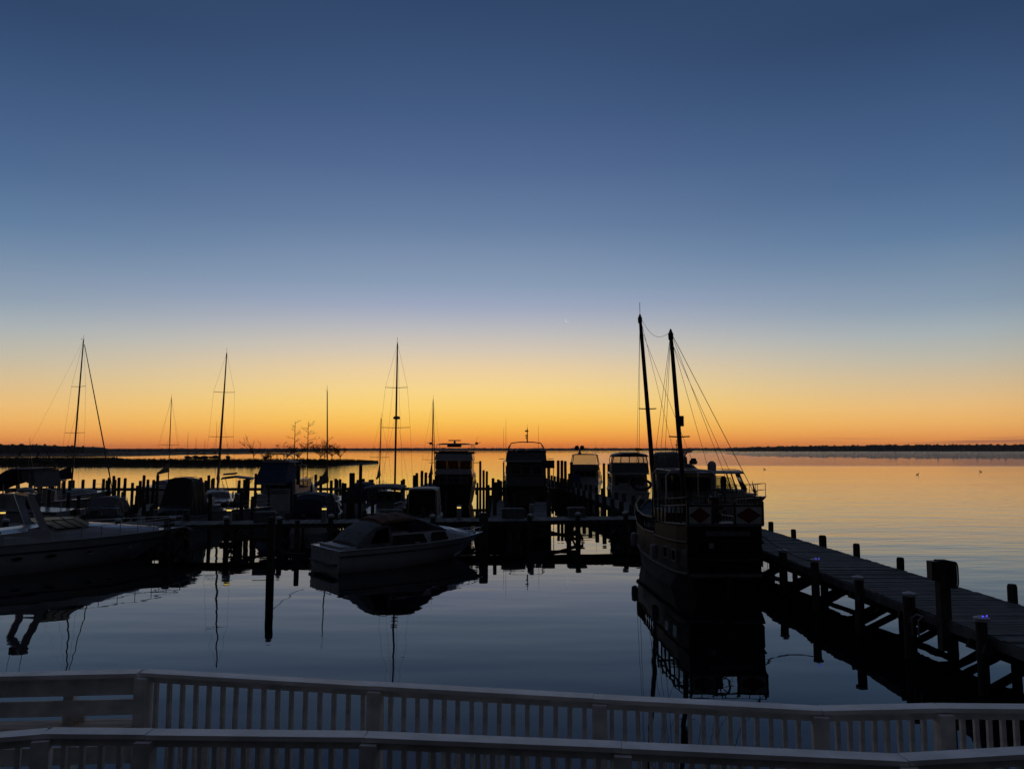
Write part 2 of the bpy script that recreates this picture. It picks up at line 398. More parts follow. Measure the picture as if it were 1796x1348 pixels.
def roof(root, name, x0, x1, w, z, th=.1, m='white', crown=.08):
    rings = []
    for k in range(9):
        x = x0+(x1-x0)*k/8; e = 1-.10*abs(2*k/8-1)**3; ww = w*e
        rings.append([Vector((x,-ww,z)), Vector((x,-ww,z+th*.6)), Vector((x,-ww*.7,z+th+crown*.7*e)), Vector((x,0,z+th+crown*e)), Vector((x,ww*.7,z+th+crown*.7*e)), Vector((x,ww,z+th*.6)), Vector((x,ww,z))])
    return MB().loft(rings).build(name, m, root)
def posts(root, pts, r=.022, m='metal', name='post'):
    for (a, b) in pts: MB().tube([a, b], r, 6).build(name, m, root)
def fender(root, p, r=.11, L=.5, m='offw'):
    MB().lathe([(.02,0),(r*.8,.05),(r,.15),(r,L-.15),(r*.8,L-.05),(.02,L)], 10, p).build('fender', m, root)
def outboard(root, p):
    x, y, z = p
    o = shell([(x-.35,.16,z+.3,z+.62,.13),(x-.1,.18,z+.28,z+.68,.15),(x+.15,.14,z+.3,z+.55,.1)])
    o.v = [(a, b+y, c) for (a, b, c) in o.v]
    ob = o.build('outboard_motor', 'dark', root); MB().box((x-.1,y,z-.1),(.16,.1,.9)).build('leg', 'dark', ob)
    return ob

# ================================================================== white express cruiser at the left edge, bow to the right
def white_express_cruiser():
    P0 = Vector((-23.7, 29.4)); P1 = Vector((-15.85, 37.25)); c = (P0+P1)/2; L = (P1-P0).length
    hd = math.degrees(math.atan2(P1.y-P0.y, P1.x-P0.x))
    t = thing('express_cruiser', 'white express cruiser with radar arch and oval portholes, bow pointing right at the left edge', 'motorboat', (c.x, c.y, 0), R(hd))
    h = Hull(L, 3.4, 1.18, 1.28, .6, 2.3, .9, 2.2, .93)
    h.mesh(20).build('hull', 'white', t)
    h.strip(.70, .035, t1=.985).build('rub_rail', 'navy', t)
    h.strip(1.0, .03).build('gunwale', 'offw', t)
    for tt in (.36, .48, .63, .72, .83):
        p = h.point(tt, -1, .52); q = h.point(tt+.02, -1, .52); d = (q-p).normalized(); up = (h.point(tt,-1,.6)-h.point(tt,-1,.44)).normalized(); n = up.cross(d)
        if n.y > 0: n = -n
        rx = .20 if tt < .6 else .16
        ring = [p + d*rx*math.cos(a) + up*.075*math.sin(a) for a in [2*math.pi*k/16 for k in range(16)]]
        o = MB().extrude([v - n*.03 for v in ring], n*.05).build('porthole', 'dglass', t)
        MB().tube([v + n*.02 for v in ring] + [ring[0] + n*.02], .014, 5).build('rim', 'metal', o)
    hx = lambda f: -L/2 + f*L
    shell([(hx(.30),1.5,1.15,1.62,1.34),(hx(.50),1.42,1.15,1.78,1.2),(hx(.60),1.3,1.15,1.72,1.05),(hx(.74),.95,1.18,1.5,.7),(hx(.88),.5,1.2,1.3,.3)], .08).build('foredeck_cabin', 'white', t)
    for q in (-.3, .1): MB().lathe([(.02,.0),(.27,.0),(.27,.05),(.2,.07),(.02,.07)], 14, (hx(.66)+q*.6, q, 1.62)).build('hatch', 'dglass', t)
    # cockpit coaming, seats and helm
    for sd in (1, -1):
        MB().extrude([(hx(.02),sd*1.40,1.1),(hx(.46),sd*1.44,1.1),(hx(.44),sd*1.40,1.72),(hx(.30),sd*1.36,1.62),(hx(.02),sd*1.34,1.42)], (0,-sd*.14,0)).build('coaming', 'white', t)
    for y in (-.7, .65):
        s = MB().box((hx(.27), y, 1.55), (.5,.55,.18)).build('seat', 'offw', t); MB().box((hx(.27)-.3, y, 1.85), (.14,.55,.6)).build('backrest', 'offw', s)
    MB().extrude([(hx(.36),-1.2,1.2),(hx(.46),-1.2,1.2),(hx(.46),-1.2,1.9),(hx(.38),-1.2,1.75)], (0,1.1,0)).build('helm_console', 'white', t)
    # raked windscreen, four panes across and one on each flank
    ws = MB().box((hx(.47)-.3,0,1.76),(.08,2.3,.08)).build('windscreen', 'dark', t)
    base = [(hx(.47),-1.34),(hx(.51),-1.27),(hx(.55),-1.19),(hx(.585),-1.10),(hx(.62),-.45),(hx(.625),.0),(hx(.62),.45),(hx(.585),1.10),(hx(.47),1.34)]
    topz, bz = 2.04, 1.68
    for i in range(len(base)-1):
        a, b = base[i], base[i+1]
        A, B_ = Vector((a[0],a[1],bz)), Vector((b[0],b[1],bz)); C, D_ = Vector((b[0]-.62,b[1]*.9,topz)), Vector((a[0]-.62,a[1]*.9,topz))
        n = (B_-A).cross(D_-A).normalized()
        MB().extrude([A,B_,C,D_], n*.012).build('pane', 'frost', ws)
        MB().bar(A, D_, .04, .04).bar(D_, C, .04, .04).bar(A, B_, .05, .04).build('frame', 'dark', ws)
    # radar arch: two swept legs and a bridge, with dome, light and aerials
    ar = MB()
    for sd in (1, -1):
        ar.loft([[Vector((hx(.43)+dx, sd*1.38, 1.35)), Vector((hx(.43)+.30+dx, sd*1.38, 1.35)), Vector((hx(.43)+.30+dx, sd*1.22, 1.35)), Vector((hx(.43)+dx, sd*1.22, 1.35))] if k == 0 else
                 [Vector((hx(.43)-.65, sd*1.16, 3.08)), Vector((hx(.43)-.38, sd*1.16, 3.08)), Vector((hx(.43)-.38, sd*1.0, 3.05)), Vector((hx(.43)-.65, sd*1.0, 3.05))] for k, dx in ((0,0),(1,0))])
    ar.box((hx(.43)-.45, 0, 3.12), (.30, 2.3, .10))
    arch = ar.build('radar_arch', 'white', t)
    MB().lathe([(.02,0),(.28,.02),(.3,.12),(.22,.2),(.02,.23)], 14, (hx(.43)-.45, 0, 3.18)).build('radar_dome', 'offw', arch)
    for y, hh in ((-.9, 1.5), (.9, 1.3)): MB().tube([(hx(.43)-.45, y, 3.18), (hx(.43)-.63, y, 3.18+hh)], [.014,.006], 6).build('aerial', 'offw', arch)
    MB().box((hx(.43)-.45, .6, 3.24), (.1,.1,.16)).build('light', 'offw', arch)
    # folded blue cockpit cover on its hoops
    shell([(hx(.02),1.25,1.4,2.0,1.0),(hx(.06),1.3,1.4,2.4,1.05),(hx(.18),1.25,1.5,2.4,1.0),(hx(.24),1.2,1.6,2.0,.95)], .1).build('cockpit_cover', 'blue', t)
    deck_rail(h, t, .55, .985, 7, .5, 0, .014)
    cleats(h, t, (.08, .5, .9))
    an = MB().bar((hx(.99),0,1.3),(hx(1.02),0,1.22),.05,.05).build('anchor', 'metal', t); MB().bar((hx(1.02),-.22,1.12),(hx(1.02),.22,1.12),.05,.12).build('fluke', 'metal', an)
    return t
# ================================================================== cuddy cruiser with canvas top in the middle of the basin
def cuddy_cruiser():
    P0 = Vector((-7.85, 32.25)); P1 = Vector((-1.45, 37.1)); c = (P0+P1)/2; L = (P1-P0).length
    hd = math.degrees(math.atan2(P1.y-P0.y, P1.x-P0.x))
    t = thing('cabin_cruiser', 'small white cabin cruiser with rust-red canvas roof moored in the middle of the basin', 'motorboat', (c.x, c.y, 0), R(hd))
    h = Hull(L, 3.15, .90, 1.05, .45, 1.5, .94, 2.1, .93)
    hx = lambda f: -L/2 + f*L
    h.mesh(20).build('hull', 'white', t)
    h.strip(.74, .03, t1=.985).build('rub_rail', 'dark', t)
    h.strip(1.0, .022).build('gunwale', 'metal', t)
    # swim platform with its hand rail
    sp = MB().extrude([(hx(0)-.22,-1.15,.28),(hx(0)-.15,-1.25,.28),(hx(0),-1.25,.28),(hx(0),1.25,.28),(hx(0)-.15,1.25,.28),(hx(0)-.22,1.15,.28)], (0,0,.09)).build('swim_platform', 'gcanvas', t)
    MB().tube([(hx(0)-.1,-.9,.5),(hx(0)-.1,-.9,.92),(hx(0)-.08,.6,.92),(hx(0)-.1,.6,.5)], .016, 6).build('hand_rail', 'metal', sp)
    MB().tube([(hx(0)-.24,.5,.4),(hx(0)-.34,.5,-.3),(hx(0)-.34,.85,-.3),(hx(0)-.24,.85,.4)], .016, 6).build('ladder', 'metal', sp)
    # raised cabin trunk running down to the foredeck
    shell([(hx(.30),1.28,.78,1.42,1.16),(hx(.46),1.30,.80,1.46,1.14),(hx(.60),1.22,.84,1.50,1.0),(hx(.74),1.0,.9,1.36,.7),(hx(.88),.55,.96,1.12,.3),(hx(.95),.25,1.0,1.05,.1)], .08).build('cabin', 'white', t)
    for (f0, f1, za, zb) in ((.31,.52,.96,1.32),(.55,.66,1.02,1.34)):
        y0 = -1.31; pane(t, [(hx(f0),y0,za),(hx(f1),y0+(.06 if f1 > .6 else 0),za),(hx(f1)-.15,y0+.12,zb),(hx(f0)+.05,y0+.10,zb)], (0,-1,.2))
        pane(t, [(hx(f0),-y0,za),(hx(f1),-y0-(.06 if f1 > .6 else 0),za),(hx(f1)-.15,-y0-.12,zb),(hx(f0)+.05,-y0-.10,zb)], (0,1,.2))
    # cockpit sides and aft canvas curtain
    cu = shell([(hx(.11),1.30,.88,1.06,1.22),(hx(.17),1.32,.88,1.52,1.18),(hx(.23),1.32,.88,1.78,1.08),(hx(.31),1.30,.88,1.92,1.03)], .05).build('canvas_curtain', 'gcanvas', t)
    pane(cu, [(hx(.18),-1.33,1.1),(hx(.29),-1.33,1.1),(hx(.29),-1.18,1.7),(hx(.22),-1.20,1.6)], (0,-1,.15), 'vinyl', 'vinyl_window', .01, None)
    pane(cu, [(hx(.18),1.33,1.1),(hx(.29),1.33,1.1),(hx(.29),1.18,1.7),(hx(.22),1.20,1.6)], (0,1,.15), 'vinyl', 'vinyl_window', .01, None)
    # canvas roof in red-brown over the helm, then the raked windscreen hood
    tp = shell([(hx(.26),1.10,1.84,1.95,1.0),(hx(.31),1.12,1.88,2.04,1.04),(hx(.40),1.12,1.92,2.11,1.02),(hx(.455),1.08,1.92,2.07,.98)], .07).build('canvas_roof', 'rust', t)
    for f in (.30, .375, .45): MB().tube([(hx(f),-1.1,1.5),(hx(f),-1.06,1.96),(hx(f),-.9,2.12),(hx(f),0,2.19),(hx(f),.9,2.12),(hx(f),1.06,1.96),(hx(f),1.1,1.5)], .018, 6).build('bow_hoop', 'dark', tp)
    shell([(hx(.42),1.16,1.42,2.04,.98),(hx(.50),1.14,1.44,1.93,.92),(hx(.60),1.05,1.44,1.66,.84),(hx(.68),.9,1.38,1.44,.70)], .06).build('windscreen_hood', 'navy', t)
    pane(t, [(hx(.44),-1.10,1.55),(hx(.55),-1.03,1.55),(hx(.53),-.96,1.78),(hx(.45),-1.0,1.98)], (0,-1,.35), 'dglass')
    for sd in (1, -1):
        MB().extrude([(hx(.01),sd*1.18,.74),(hx(.30),sd*1.22,.74),(hx(.30),sd*1.22,1.1),(hx(.04),sd*1.18,.96)], (0,sd*-.1,0)).build('coaming', 'white', t)
    MB().box((hx(.06), 0, .93), (.5, 2.1, .14)).build('aft_seat', 'offw', t)
    deck_rail(h, t, .66, .985, 6, .22, -.06, .013, mids=0)
    cleats(h, t, (.05, .45, .92))
    for f in (.2, .5): fender(t, h.point(f, 1, .3, .14), .1, .45)
    return t
# ================================================================== pirate schooner alongside the right pier, stern towards the camera
def pirate_ship():
    t = thing('pirate_schooner', 'black two-masted pirate ship with red diamonds on its stern, tied up at the right pier', 'ship', (7.25, 26.2, 0), R(90.5))
    # stations: x from the transom, half width at rail / wale / waterline, height of rail, of wale
    S = [(0,1.28,1.22,.95,2.42,.78),(.9,1.45,1.42,1.15,2.36,.72),(2.2,1.62,1.62,1.4,2.28,.68),(3.9,1.70,1.74,1.55,2.2,.68),(4.0,1.70,1.74,1.55,1.72,.68),(6.2,1.72,1.78,1.6,1.62,.72),
         (8.2,1.62,1.66,1.4,1.68,.85),(10,1.36,1.3,.98,1.85,1.05),(11.4,.9,.8,.5,2.1,1.35),(12.5,.36,.28,.16,2.35,1.7),(12.9,.08,.06,.05,2.45,1.9)]
    S = [(x, a*(1 if x < 1 else .95), b*(1 if x < 1 else .94), c, zr, zw) for (x, a, b, c, zr, zw) in S]
    def ring(q):
        x, a, b, c, zr, zw = q
        P = [(x,a,zr),(x,(a+b)/2+.01,(zr+zw)/2),(x,b,zw),(x,c,0),(x,c*.55,-.6),(x,.03,-.9)]
        return [Vector(p) for p in P] + [Vector((p[0],-p[1],p[2])) for p in reversed(P)]
    MB().loft([ring(q) for q in S]).build('hull', 'black', t)
    def edge(i, sd, up=0, out=0): q = S[i]; return Vector((q[0], sd*(q[1]+out), q[4]+up))
    for sd in (1, -1):
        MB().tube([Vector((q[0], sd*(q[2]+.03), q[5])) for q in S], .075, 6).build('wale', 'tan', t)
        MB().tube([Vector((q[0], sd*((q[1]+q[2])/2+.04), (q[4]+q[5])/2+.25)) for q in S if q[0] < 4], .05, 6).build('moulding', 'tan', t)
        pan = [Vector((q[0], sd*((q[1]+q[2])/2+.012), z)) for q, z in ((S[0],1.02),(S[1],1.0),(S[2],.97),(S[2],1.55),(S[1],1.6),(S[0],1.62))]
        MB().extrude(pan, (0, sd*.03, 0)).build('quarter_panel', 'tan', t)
        for x0 in (.75, 1.55):
            y = sd*1.50 if x0 < 1 else sd*1.62
            pane(t, [(x0,y,1.12),(x0+.34,y+sd*.06,1.12),(x0+.34,y+sd*.06,1.5),(x0,y,1.5)], (0,sd,0), 'dglass', 'window', .03, 'offw')
        # sheer cap and balustrade along the waist and bow
        cap = MB().tube([edge(i, sd, .03) for i in (0,1,2,3)], .05, 6).build('cap_rail', 'bwood', t)
        MB().tube([edge(i, sd, .03) for i in range(4, 11)], .05, 6).build('cap_rail', 'bwood', t)
        top = [edge(i, sd, .62) for i in (4,5,6,7,8)]
        br = MB().tube(top, .045, 6).build('balustrade', 'bwood', t)
        pts = [edge(i, sd, 0) for i in (4,5,6,7,8)]
        for a in range(4):
            for k in range(5):
                p = pts[a].lerp(pts[a+1], k/5); MB().lathe([(.03,0),(.045,.12),(.022,.28),(.045,.45),(.03,.62)], 7, p).build('baluster', 'bwood', br)
        # poop bulwark: solid diamonds at the stern, open rails forward of them
        MB().tube([edge(0, sd, .68), edge(1, sd, .66), edge(2, sd, .64), edge(3, sd, .62)], .05, 6).build('poop_rail', 'bwood', t)
        br2 = MB().tube([edge(0, sd, .95), edge(1, sd, .92), edge(2, sd, .9), edge(3, sd, .86)], .025, 6).build('upper_rail', 'bwood', t)
        for i in range(9):
            p = edge(0, sd).lerp(edge(3, sd), i/8); p.y = sd*(1.28 + .42*min(1, (i/8)**.7)); MB().tube([p, p+Vector((0,0,.92))], .032, 6).build('baluster', 'bwood', br2)
    # transom dressing
    for (y0, y1) in ((.46, 1.24), (-1.26, -.36)):
        w = MB().extrude([(-.05,y0,2.50),(-.05,y1,2.50),(-.07,y1,3.05),(-.07,y0,3.05)], (-.04,0,0)).build('stern_panel', 'cap', t)
        cy, cz, a, b = (y0+y1)/2, 2.775, abs(y1-y0)*.42, .25
        MB().extrude([(-.095,cy-a*1.1,cz),(-.095,cy,cz-b*1.08),(-.105,cy+a*1.1,cz),(-.1,cy,cz+b*1.08)], (-.012,0,0)).build('diamond_border', 'black', w)
        MB().extrude([(-.110,cy-a,cz),(-.110,cy,cz-b),(-.118,cy+a,cz),(-.115,cy,cz+b)], (-.012,0,0)).build('diamond', 'red', w)
        for y in (y0-.03, y1+.03): MB().box((-.07, y, 2.84), (.12,.07,.8)).build('stile', 'bwood', w)
    MB().box((-.06, 0, 3.10), (.12, 2.62, .07)).build('taffrail', 'bwood', t)
    MB().box((-.06, 0, 2.45), (.14, 2.62, .09)).build('deck_edge', 'gcanvas', t)
    MB().box((-.05, -.1, 2.15), (.08, 1.5, .16)).build('name_board', 'gcanvas', t)
    for y in (-.75, -.25, .25, .75):
        pane(t, [(-.002,y-.2,1.45),(-.002,y+.2,1.45),(-.002,y+.2,1.92),(-.002,y-.2,1.92)], (-1,0,0), 'dglass', 'stern_window', .03, 'bwood')
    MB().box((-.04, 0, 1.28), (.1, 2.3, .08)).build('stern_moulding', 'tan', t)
    MB().box((-.04, 0, .74), (.1, 2.44, .10)).build('stern_moulding', 'gcanvas', t)
    MB().box((-.22, 0, .1), (.4, .10, 1.3)).build('rudder', 'bwood', t)
    MB().box((-.12, .5, 1.75), (.14, .14, .16)).build('stern_lantern', 'offw', t)
    # upper taffrail of slender posts
    ur = MB().tube([(-.04,1.28,3.38),(-.04,0,3.36),(-.04,-1.28,3.40)], .02, 6).build('stern_rail', 'bwood', t)
    for y in (1.26,.9,.5,.1,-.3,-.7,-1.05,-1.26): MB().tube([(-.04,y,3.1),(-.04,y,3.38)], .018, 6).build('stanchion', 'bwood', ur)
    # wheel and binnacle on the poop
    wl = MB(); c = Vector((1.1, -.02, 3.22)); r = .36
    wl.tube([c + Vector((0, r*math.cos(a), r*math.sin(a))) for a in [2*math.pi*k/20 for k in range(21)]], .035, 6)
    for k in range(8):
        a = 2*math.pi*k/8+.2; wl.tube([c, c + Vector((0, (r+.14)*math.cos(a), (r+.14)*math.sin(a)))], .02, 6)
    wl.lathe([(.01,-.08),(.09,-.06),(.09,.06),(.01,.08)], 10, c, 'x')
    wo = wl.build('steering_wheel', 'bwood', t); MB().box((1.32, 0, 2.82), (.3,.3,1.0)).build('pedestal', 'bwood', wo)
    # pale awning frame with vinyl curtains over the waist
    af = MB(); x0, x1, w, z = 4.6, 7.4, 1.0, 4.15
    for x in (x0, x1): af.tube([(x,w,1.7),(x,w,z-.2),(x,w-.2,z),(x,-w+.2,z),(x,-w,z-.2),(x,-w,1.7)], .035, 8)
    for y in (w-.2, 0, -w+.2): af.tube([(x0,y,z),(x1,y,z)], .03, 6)
    a = af.build('awning_frame', 'rail', t)
    MB().extrude([(x0+.03,w-.25,2.5),(x0+.03,-w+.25,2.5),(x0+.03,-w+.25,3.95),(x0+.03,w-.25,3.95)], (.012,0,0)).build('vinyl_curtain', 'glass', a)
    MB().extrude([(x1+.03,w-.25,2.5),(x1+.03,-w+.25,2.5),(x1+.03,-w+.25,3.95),(x1+.03,w-.25,3.95)], (.012,0,0)).build('vinyl_curtain', 'glass', a)
    house(t, 'deck_house', 4.3, 7.6, 1.15, 1.6, 2.5, 0, .1, 'bwood')
    # masts: fore taller and farther, main nearer; both lean to port
    inv = Matrix.Translation(Vector((7.25, 26.2, 0))) @ Matrix.Rotation(R(90.5), 4, 'Z'); inv = inv.inverted()
    def world(px, py, D): return inv @ Vector((XX(px, D), D, ZZ(py, D)))
    def rig(name, fx, tx, D, base_px, top_px, top_y, yard_y, r):
        foot = inv @ Vector((XX(base_px, D), D, 1.7)); tip = world(top_px, top_y, D)
        m = MB().tube([foot, foot.lerp(tip,.55), foot.lerp(tip,.93), tip], [r, r*.9, r*.75, r*.55], 10).build('mast', 'bwood', t)
        MB().lathe([(.06,-.35),(.10,-.3),(.11,-.08),(.07,.0),(.03,.12)], 8, tip).build('truck', 'bwood', m)
        f = (ZZ(yard_y, D) - foot.z)/(tip.z-foot.z); c = foot.lerp(tip, f)
        MB().tube([c+Vector((0,.42,.02)), c, c+Vector((0,-.42,.02))], .03, 6).build('crosstree', 'bwood', m)
        return foot, tip, m
    f1, t1, m1 = rig('fore', 0, 0, 36.6, 1149, 1125, 555, 717, .115)
    f2, t2, m2 = rig('main', 0, 0, 30.6, 1201, 1179, 582, 766, .105)
    MB().tube([t1, t1+Vector((0,0,.7))], .014, 5).build('aerial', 'dark', m1)
    MB().box(tuple(f2.lerp(t2, .55)+Vector((-.1,-.12,0))), (.14,.16,.42)).build('radar_reflector', 'dark', m2)
    for a, b in ((t1, Vector((6.9, 1.72, 1.7))), (t1, Vector((10.2, 1.3, 1.9))), (t1, Vector((10.4, -1.3, 1.9))), (t1, Vector((12.8, 0, 2.5))), (t1.lerp(f1,.06), Vector((6.6,-1.6,1.7))),
                 (t2, Vector((3.4, 1.7, 2.3))), (t2, Vector((5.4, 1.7, 1.7))), (t2, Vector((3.6, -1.7, 2.3))), (t2.lerp(f2,.05), Vector((1.9, -1.6, 2.3))), (t2, Vector((2.6, 1.6, 2.3))), (t2.lerp(f2,.03), Vector((5.8,-1.7,1.7)))):
        MB().tube([a, b], .0085, 5).build('shroud', 'dark', t)
    bs = MB().tube([t2, Vector((.05, -1.22, 3.2))], .012, 5).build('backstay', 'dark', t)
    p = t2.lerp(Vector((.05, -1.22, 3.2)), .95)
    MB().extrude([p+Vector((0,0,-.06)), p+Vector((0,.05,.42)), p+Vector((0,-.07,.05))], (.012,0,0)).build('pennant', 'dark', bs)
    sag = [t1.lerp(t2, k/8) - Vector((0,0,.55*math.sin(math.pi*k/8))) for k in range(9)]
    MB().tube(sag, .008, 5).build('triatic_stay', 'dark', t)
    for (x, y) in ((3, 1.68), (7, 1.76)): MB().lathe([(.02,0),(.13,.06),(.15,.3),(.13,.54),(.02,.6)], 10, (x, y+.16, .85)).build('fender', 'offw', t)
    return t

# ================================================================== cabin yachts along the far side of the marina
def trawler_yacht():
    D = 67; t, h = yacht('sundeck_yacht', 'two-storey sundeck yacht with flat hardtop and radar bar, left of three bare poles', 'yacht', XX(797, D), D+4.6, 90, 10.6, 3.5, 1.95, 2.3, hull='black')
    hx = -5.3
    house(t, 'aft_cabin', hx+.2, hx+6.4, 1.66, 1.95, 2.85, .05, .3, 'dark')
    end_windows(t, hx+.22, 1.3, 2.15, 2.6, 2, -1)
    for sd in (1, -1): wall_windows(t, hx+.6, hx+5.4, 1.64, 2.15, 2.6, 4, sd)
    house(t, 'sundeck_coaming', hx+.1, hx+4.6, 1.62, 2.85, 3.32, 0, .0, 'white')
    for y in (-1.55, -.5, .55, 1.55): MB().box((hx+.16, y, 3.68), (.08,.09,.72)).build('enclosure_post', 'offw', t)
    for (a, b) in ((-1.5,-.55),(-.45,.5),(.6,1.5)): MB().box((hx+.16, (a+b)/2, 3.68), (.015, b-a, .72)).build('curtain', 'vinyl', t)
    for sd in (1, -1): MB().box((hx+2.4, sd*1.55, 3.68), (4.3,.02,.72)).build('curtain', 'vinyl', t)
    roof(t, 'sundeck_roof', hx+.0, hx+5.0, 1.72, 4.02, .08, 'white', .03)
    house(t, 'flybridge_coaming', hx+.15, hx+4.4, 1.66, 4.1, 4.62, .0, .3, 'white')
    for sd in (1, -1): MB().box((hx+2.0, sd*1.5, 4.72), (3.2,.5,.18)).build('cushion', 'dark', t)
    MB().box((hx+.5, 0, 4.75), (.5, 2.6, .26)).build('bench', 'dark', t)
    posts(t, [((hx+.4, sd*1.6, 4.6), (hx+.5, sd*1.5, 5.45)) for sd in (1,-1)] + [((hx+3.6, sd*1.6, 4.6), (hx+3.3, sd*1.5, 5.45)) for sd in (1,-1)])
    roof(t, 'hardtop', hx+.3, hx+3.8, 1.62, 5.42, .09, 'white', .05)
    MB().box((hx+1.0, 0, 5.32), (.9, 1.2, .22)).build('top_locker', 'dark', t)
    radar_bar(t, (hx+1.2, 0, 5.56), .55)
    for y, H, ln in ((-1.75, 1.1, (0,-.35)), (1.75, 1.0, (0,.3))): antenna(t, (hx+.6, y, 5.1), H, ln)
    for sd in (1, -1):
        b = MB().tube([(hx+.1, sd*1.62, 5.35), (hx+.1, sd*2.35, 5.62)], .022, 6).build('outrigger', 'dark', t)
        MB().lathe([(.02,0),(.13,.02),(.13,.2),(.02,.22)], 8, (hx+.1, sd*2.0, 5.42)).build('speaker', 'dark', b)
        MB().box((hx+.9, sd*1.95, 3.85), (.5,.5,.05)).build('wing', 'offw', t)
    deck_rail(h, t, .03, .98, 8, .7, 0, .016, 'deck_rail', True, 1)
    posts(t, [((hx+.05, y, 2.0), (hx+.05, y, 2.9)) for y in (-1.2,-.6,.6,1.2)], .02, 'offw', 'ladder_rail')
    for sd in (1, -1): fender(t, (hx+3, sd*1.85, .9))
    return t
def aft_deck_yacht():
    D = 66; t, h = yacht('motor_yacht', 'tall motor yacht with tube arch and central signal mast, left of the far pier', 'yacht', XX(921, D), D+5, 91, 11.5, 3.9, 1.9, 2.3, hull='black')
    hx = -5.75
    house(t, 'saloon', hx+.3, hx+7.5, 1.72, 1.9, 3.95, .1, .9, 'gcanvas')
    end_windows(t, hx+.26, 1.35, 2.9, 3.6, 3, -1, dx=.06)
    for sd in (1, -1): wall_windows(t, hx+1.0, hx+6.2, 1.69, 2.8, 3.5, 4, sd)
    roof(t, 'boat_deck', hx-.1, hx+6.9, 2.0, 3.95, .1, 'white', .02)
    house(t, 'bridge_coaming', hx+.2, hx+4.9, 1.75, 4.05, 4.75, .0, .4, 'gcanvas')
    mnd = MB(); r2 = random.Random(3)
    for k in range(16): mnd.ball((hx+.4+r2.random()*.5, -1.55+k*.2, 4.72+r2.random()*.12), (.22,.2,.14+r2.random()*.1), 8)
    mnd.build('cover_bundle', 'navy', t)
    w = 1.42; arch = MB().tube([(hx+.8,w+.18,4.7),(hx+.8,w+.1,5.2),(hx+.85,w-.15,5.55),(hx+.85,.6,5.64),(hx+.85,-.6,5.64),(hx+.85,-w+.15,5.55),(hx+.8,-w-.1,5.2),(hx+.8,-w-.18,4.7)], .045, 8).build('tube_arch', 'offw', t)
    for sd in (1, -1): MB().tube([(hx+1.9,sd*1.6,4.7),(hx+.85,sd*1.32,5.5)], .03, 6).build('brace', 'offw', arch)
    m = MB().tube([(hx+.85,-.1,5.6),(hx+.85,-.1,6.85)], [.06,.035], 8).build('signal_mast', 'dark', t)
    for z, wd in ((6.0,.16),(6.2,.22),(6.6,.30)): MB().box((hx+.85,-.1+.05,z), (.16,wd,.12)).build('mast_fitting', 'dark', m)
    MB().tube([(hx+.85,-.1,6.85),(hx+.85,-.1,7.15)], .012, 5).build('masthead_aerial', 'dark', m)
    for y, H in ((1.75, 3.0), (-1.1, 2.4), (.55,.5), (1.95, 2.2)): antenna(t, (hx+1.4, y, 4.75), H)
    for sd in (1, -1):
        MB().box((hx+1.2, sd*2.12, 4.2), (.9,.5,.05)).build('wing', 'offw', t)
        for x in (hx+.4, hx+2): MB().box((x, sd*1.95, 2.9), (.1,.12,2.0)).build('deck_support', 'white', t)
    deck_rail(h, t, .02, .98, 9, .75, 0, .018, 'deck_rail', True, 1)
    house(t, 'aft_steps', hx-.5, hx+.25, 1.0, .35, 1.5, .1, 0, 'dark', .9)
    MB().extrude([(hx-.9,-1.5,.3),(hx,-1.6,.3),(hx,1.6,.3),(hx-.9,1.5,.3)], (0,0,.1)).build('swim_platform', 'dark', t)
    for sd in (1, -1): fender(t, (hx+2.5, sd*2.0, .9))
    return t
def twin_dome_yacht():
    D = 84; t, h = yacht('sport_yacht', 'sport yacht with twin round domes on its tall arch, behind the far pier pilings', 'yacht', XX(1034, D), D+3, 80, 9.5, 3.4, 1.3, 1.7)
    hx = -4.75
    house(t, 'cabin', hx+1.2, hx+6.6, 1.5, 1.3, 2.75, .15, 1.3, 'white')
    end_windows(t, hx+1.3, 1.25, 1.9, 2.6, 2, -1)
    for sd in (1, -1): wall_windows(t, hx+2.0, hx+5.2, 1.47, 1.9, 2.5, 3, sd)
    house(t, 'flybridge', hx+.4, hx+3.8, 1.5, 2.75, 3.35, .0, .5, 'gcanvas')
    posts(t, [((hx+.6, sd*1.5, 3.3), (hx+.9, sd*1.3, 4.42)) for sd in (1,-1)] + [((hx+2.6, sd*1.5, 3.3), (hx+2.3, sd*1.3, 4.42)) for sd in (1,-1)], .045, 'offw', 'arch_leg')
    roof(t, 'hardtop', hx+.6, hx+2.8, 1.45, 4.4, .1, 'white', .06)
    pl = MB().lathe([(.22,0),(.12,.15),(.10,.45)], 8, (hx+1.2,.55,4.55)).build('pylon', 'offw', t)
    for y in (.28, .85): MB().ball((hx+1.2, y, 5.2), (.25,.25,.28), 12).build('satellite_dome', 'dark', pl)
    antenna(t, (hx+1.2, .75, 5.3), .6); antenna(t, (hx+1.2, -1.2, 4.5), 1.4)
    MB().extrude([(hx+.5,1.35,3.35),(hx+.5,-1.35,3.35),(hx+.7,-1.25,4.38),(hx+.7,1.25,4.38)], (.012,0,0)).build('vinyl_curtain', 'glass', t)
    MB().box((hx+.05,.9,1.9), (.7,.9,.9)).build('davit_box', 'blue', t)
    deck_rail(h, t, .45, .985, 6, .65, 0, .016)
    return t
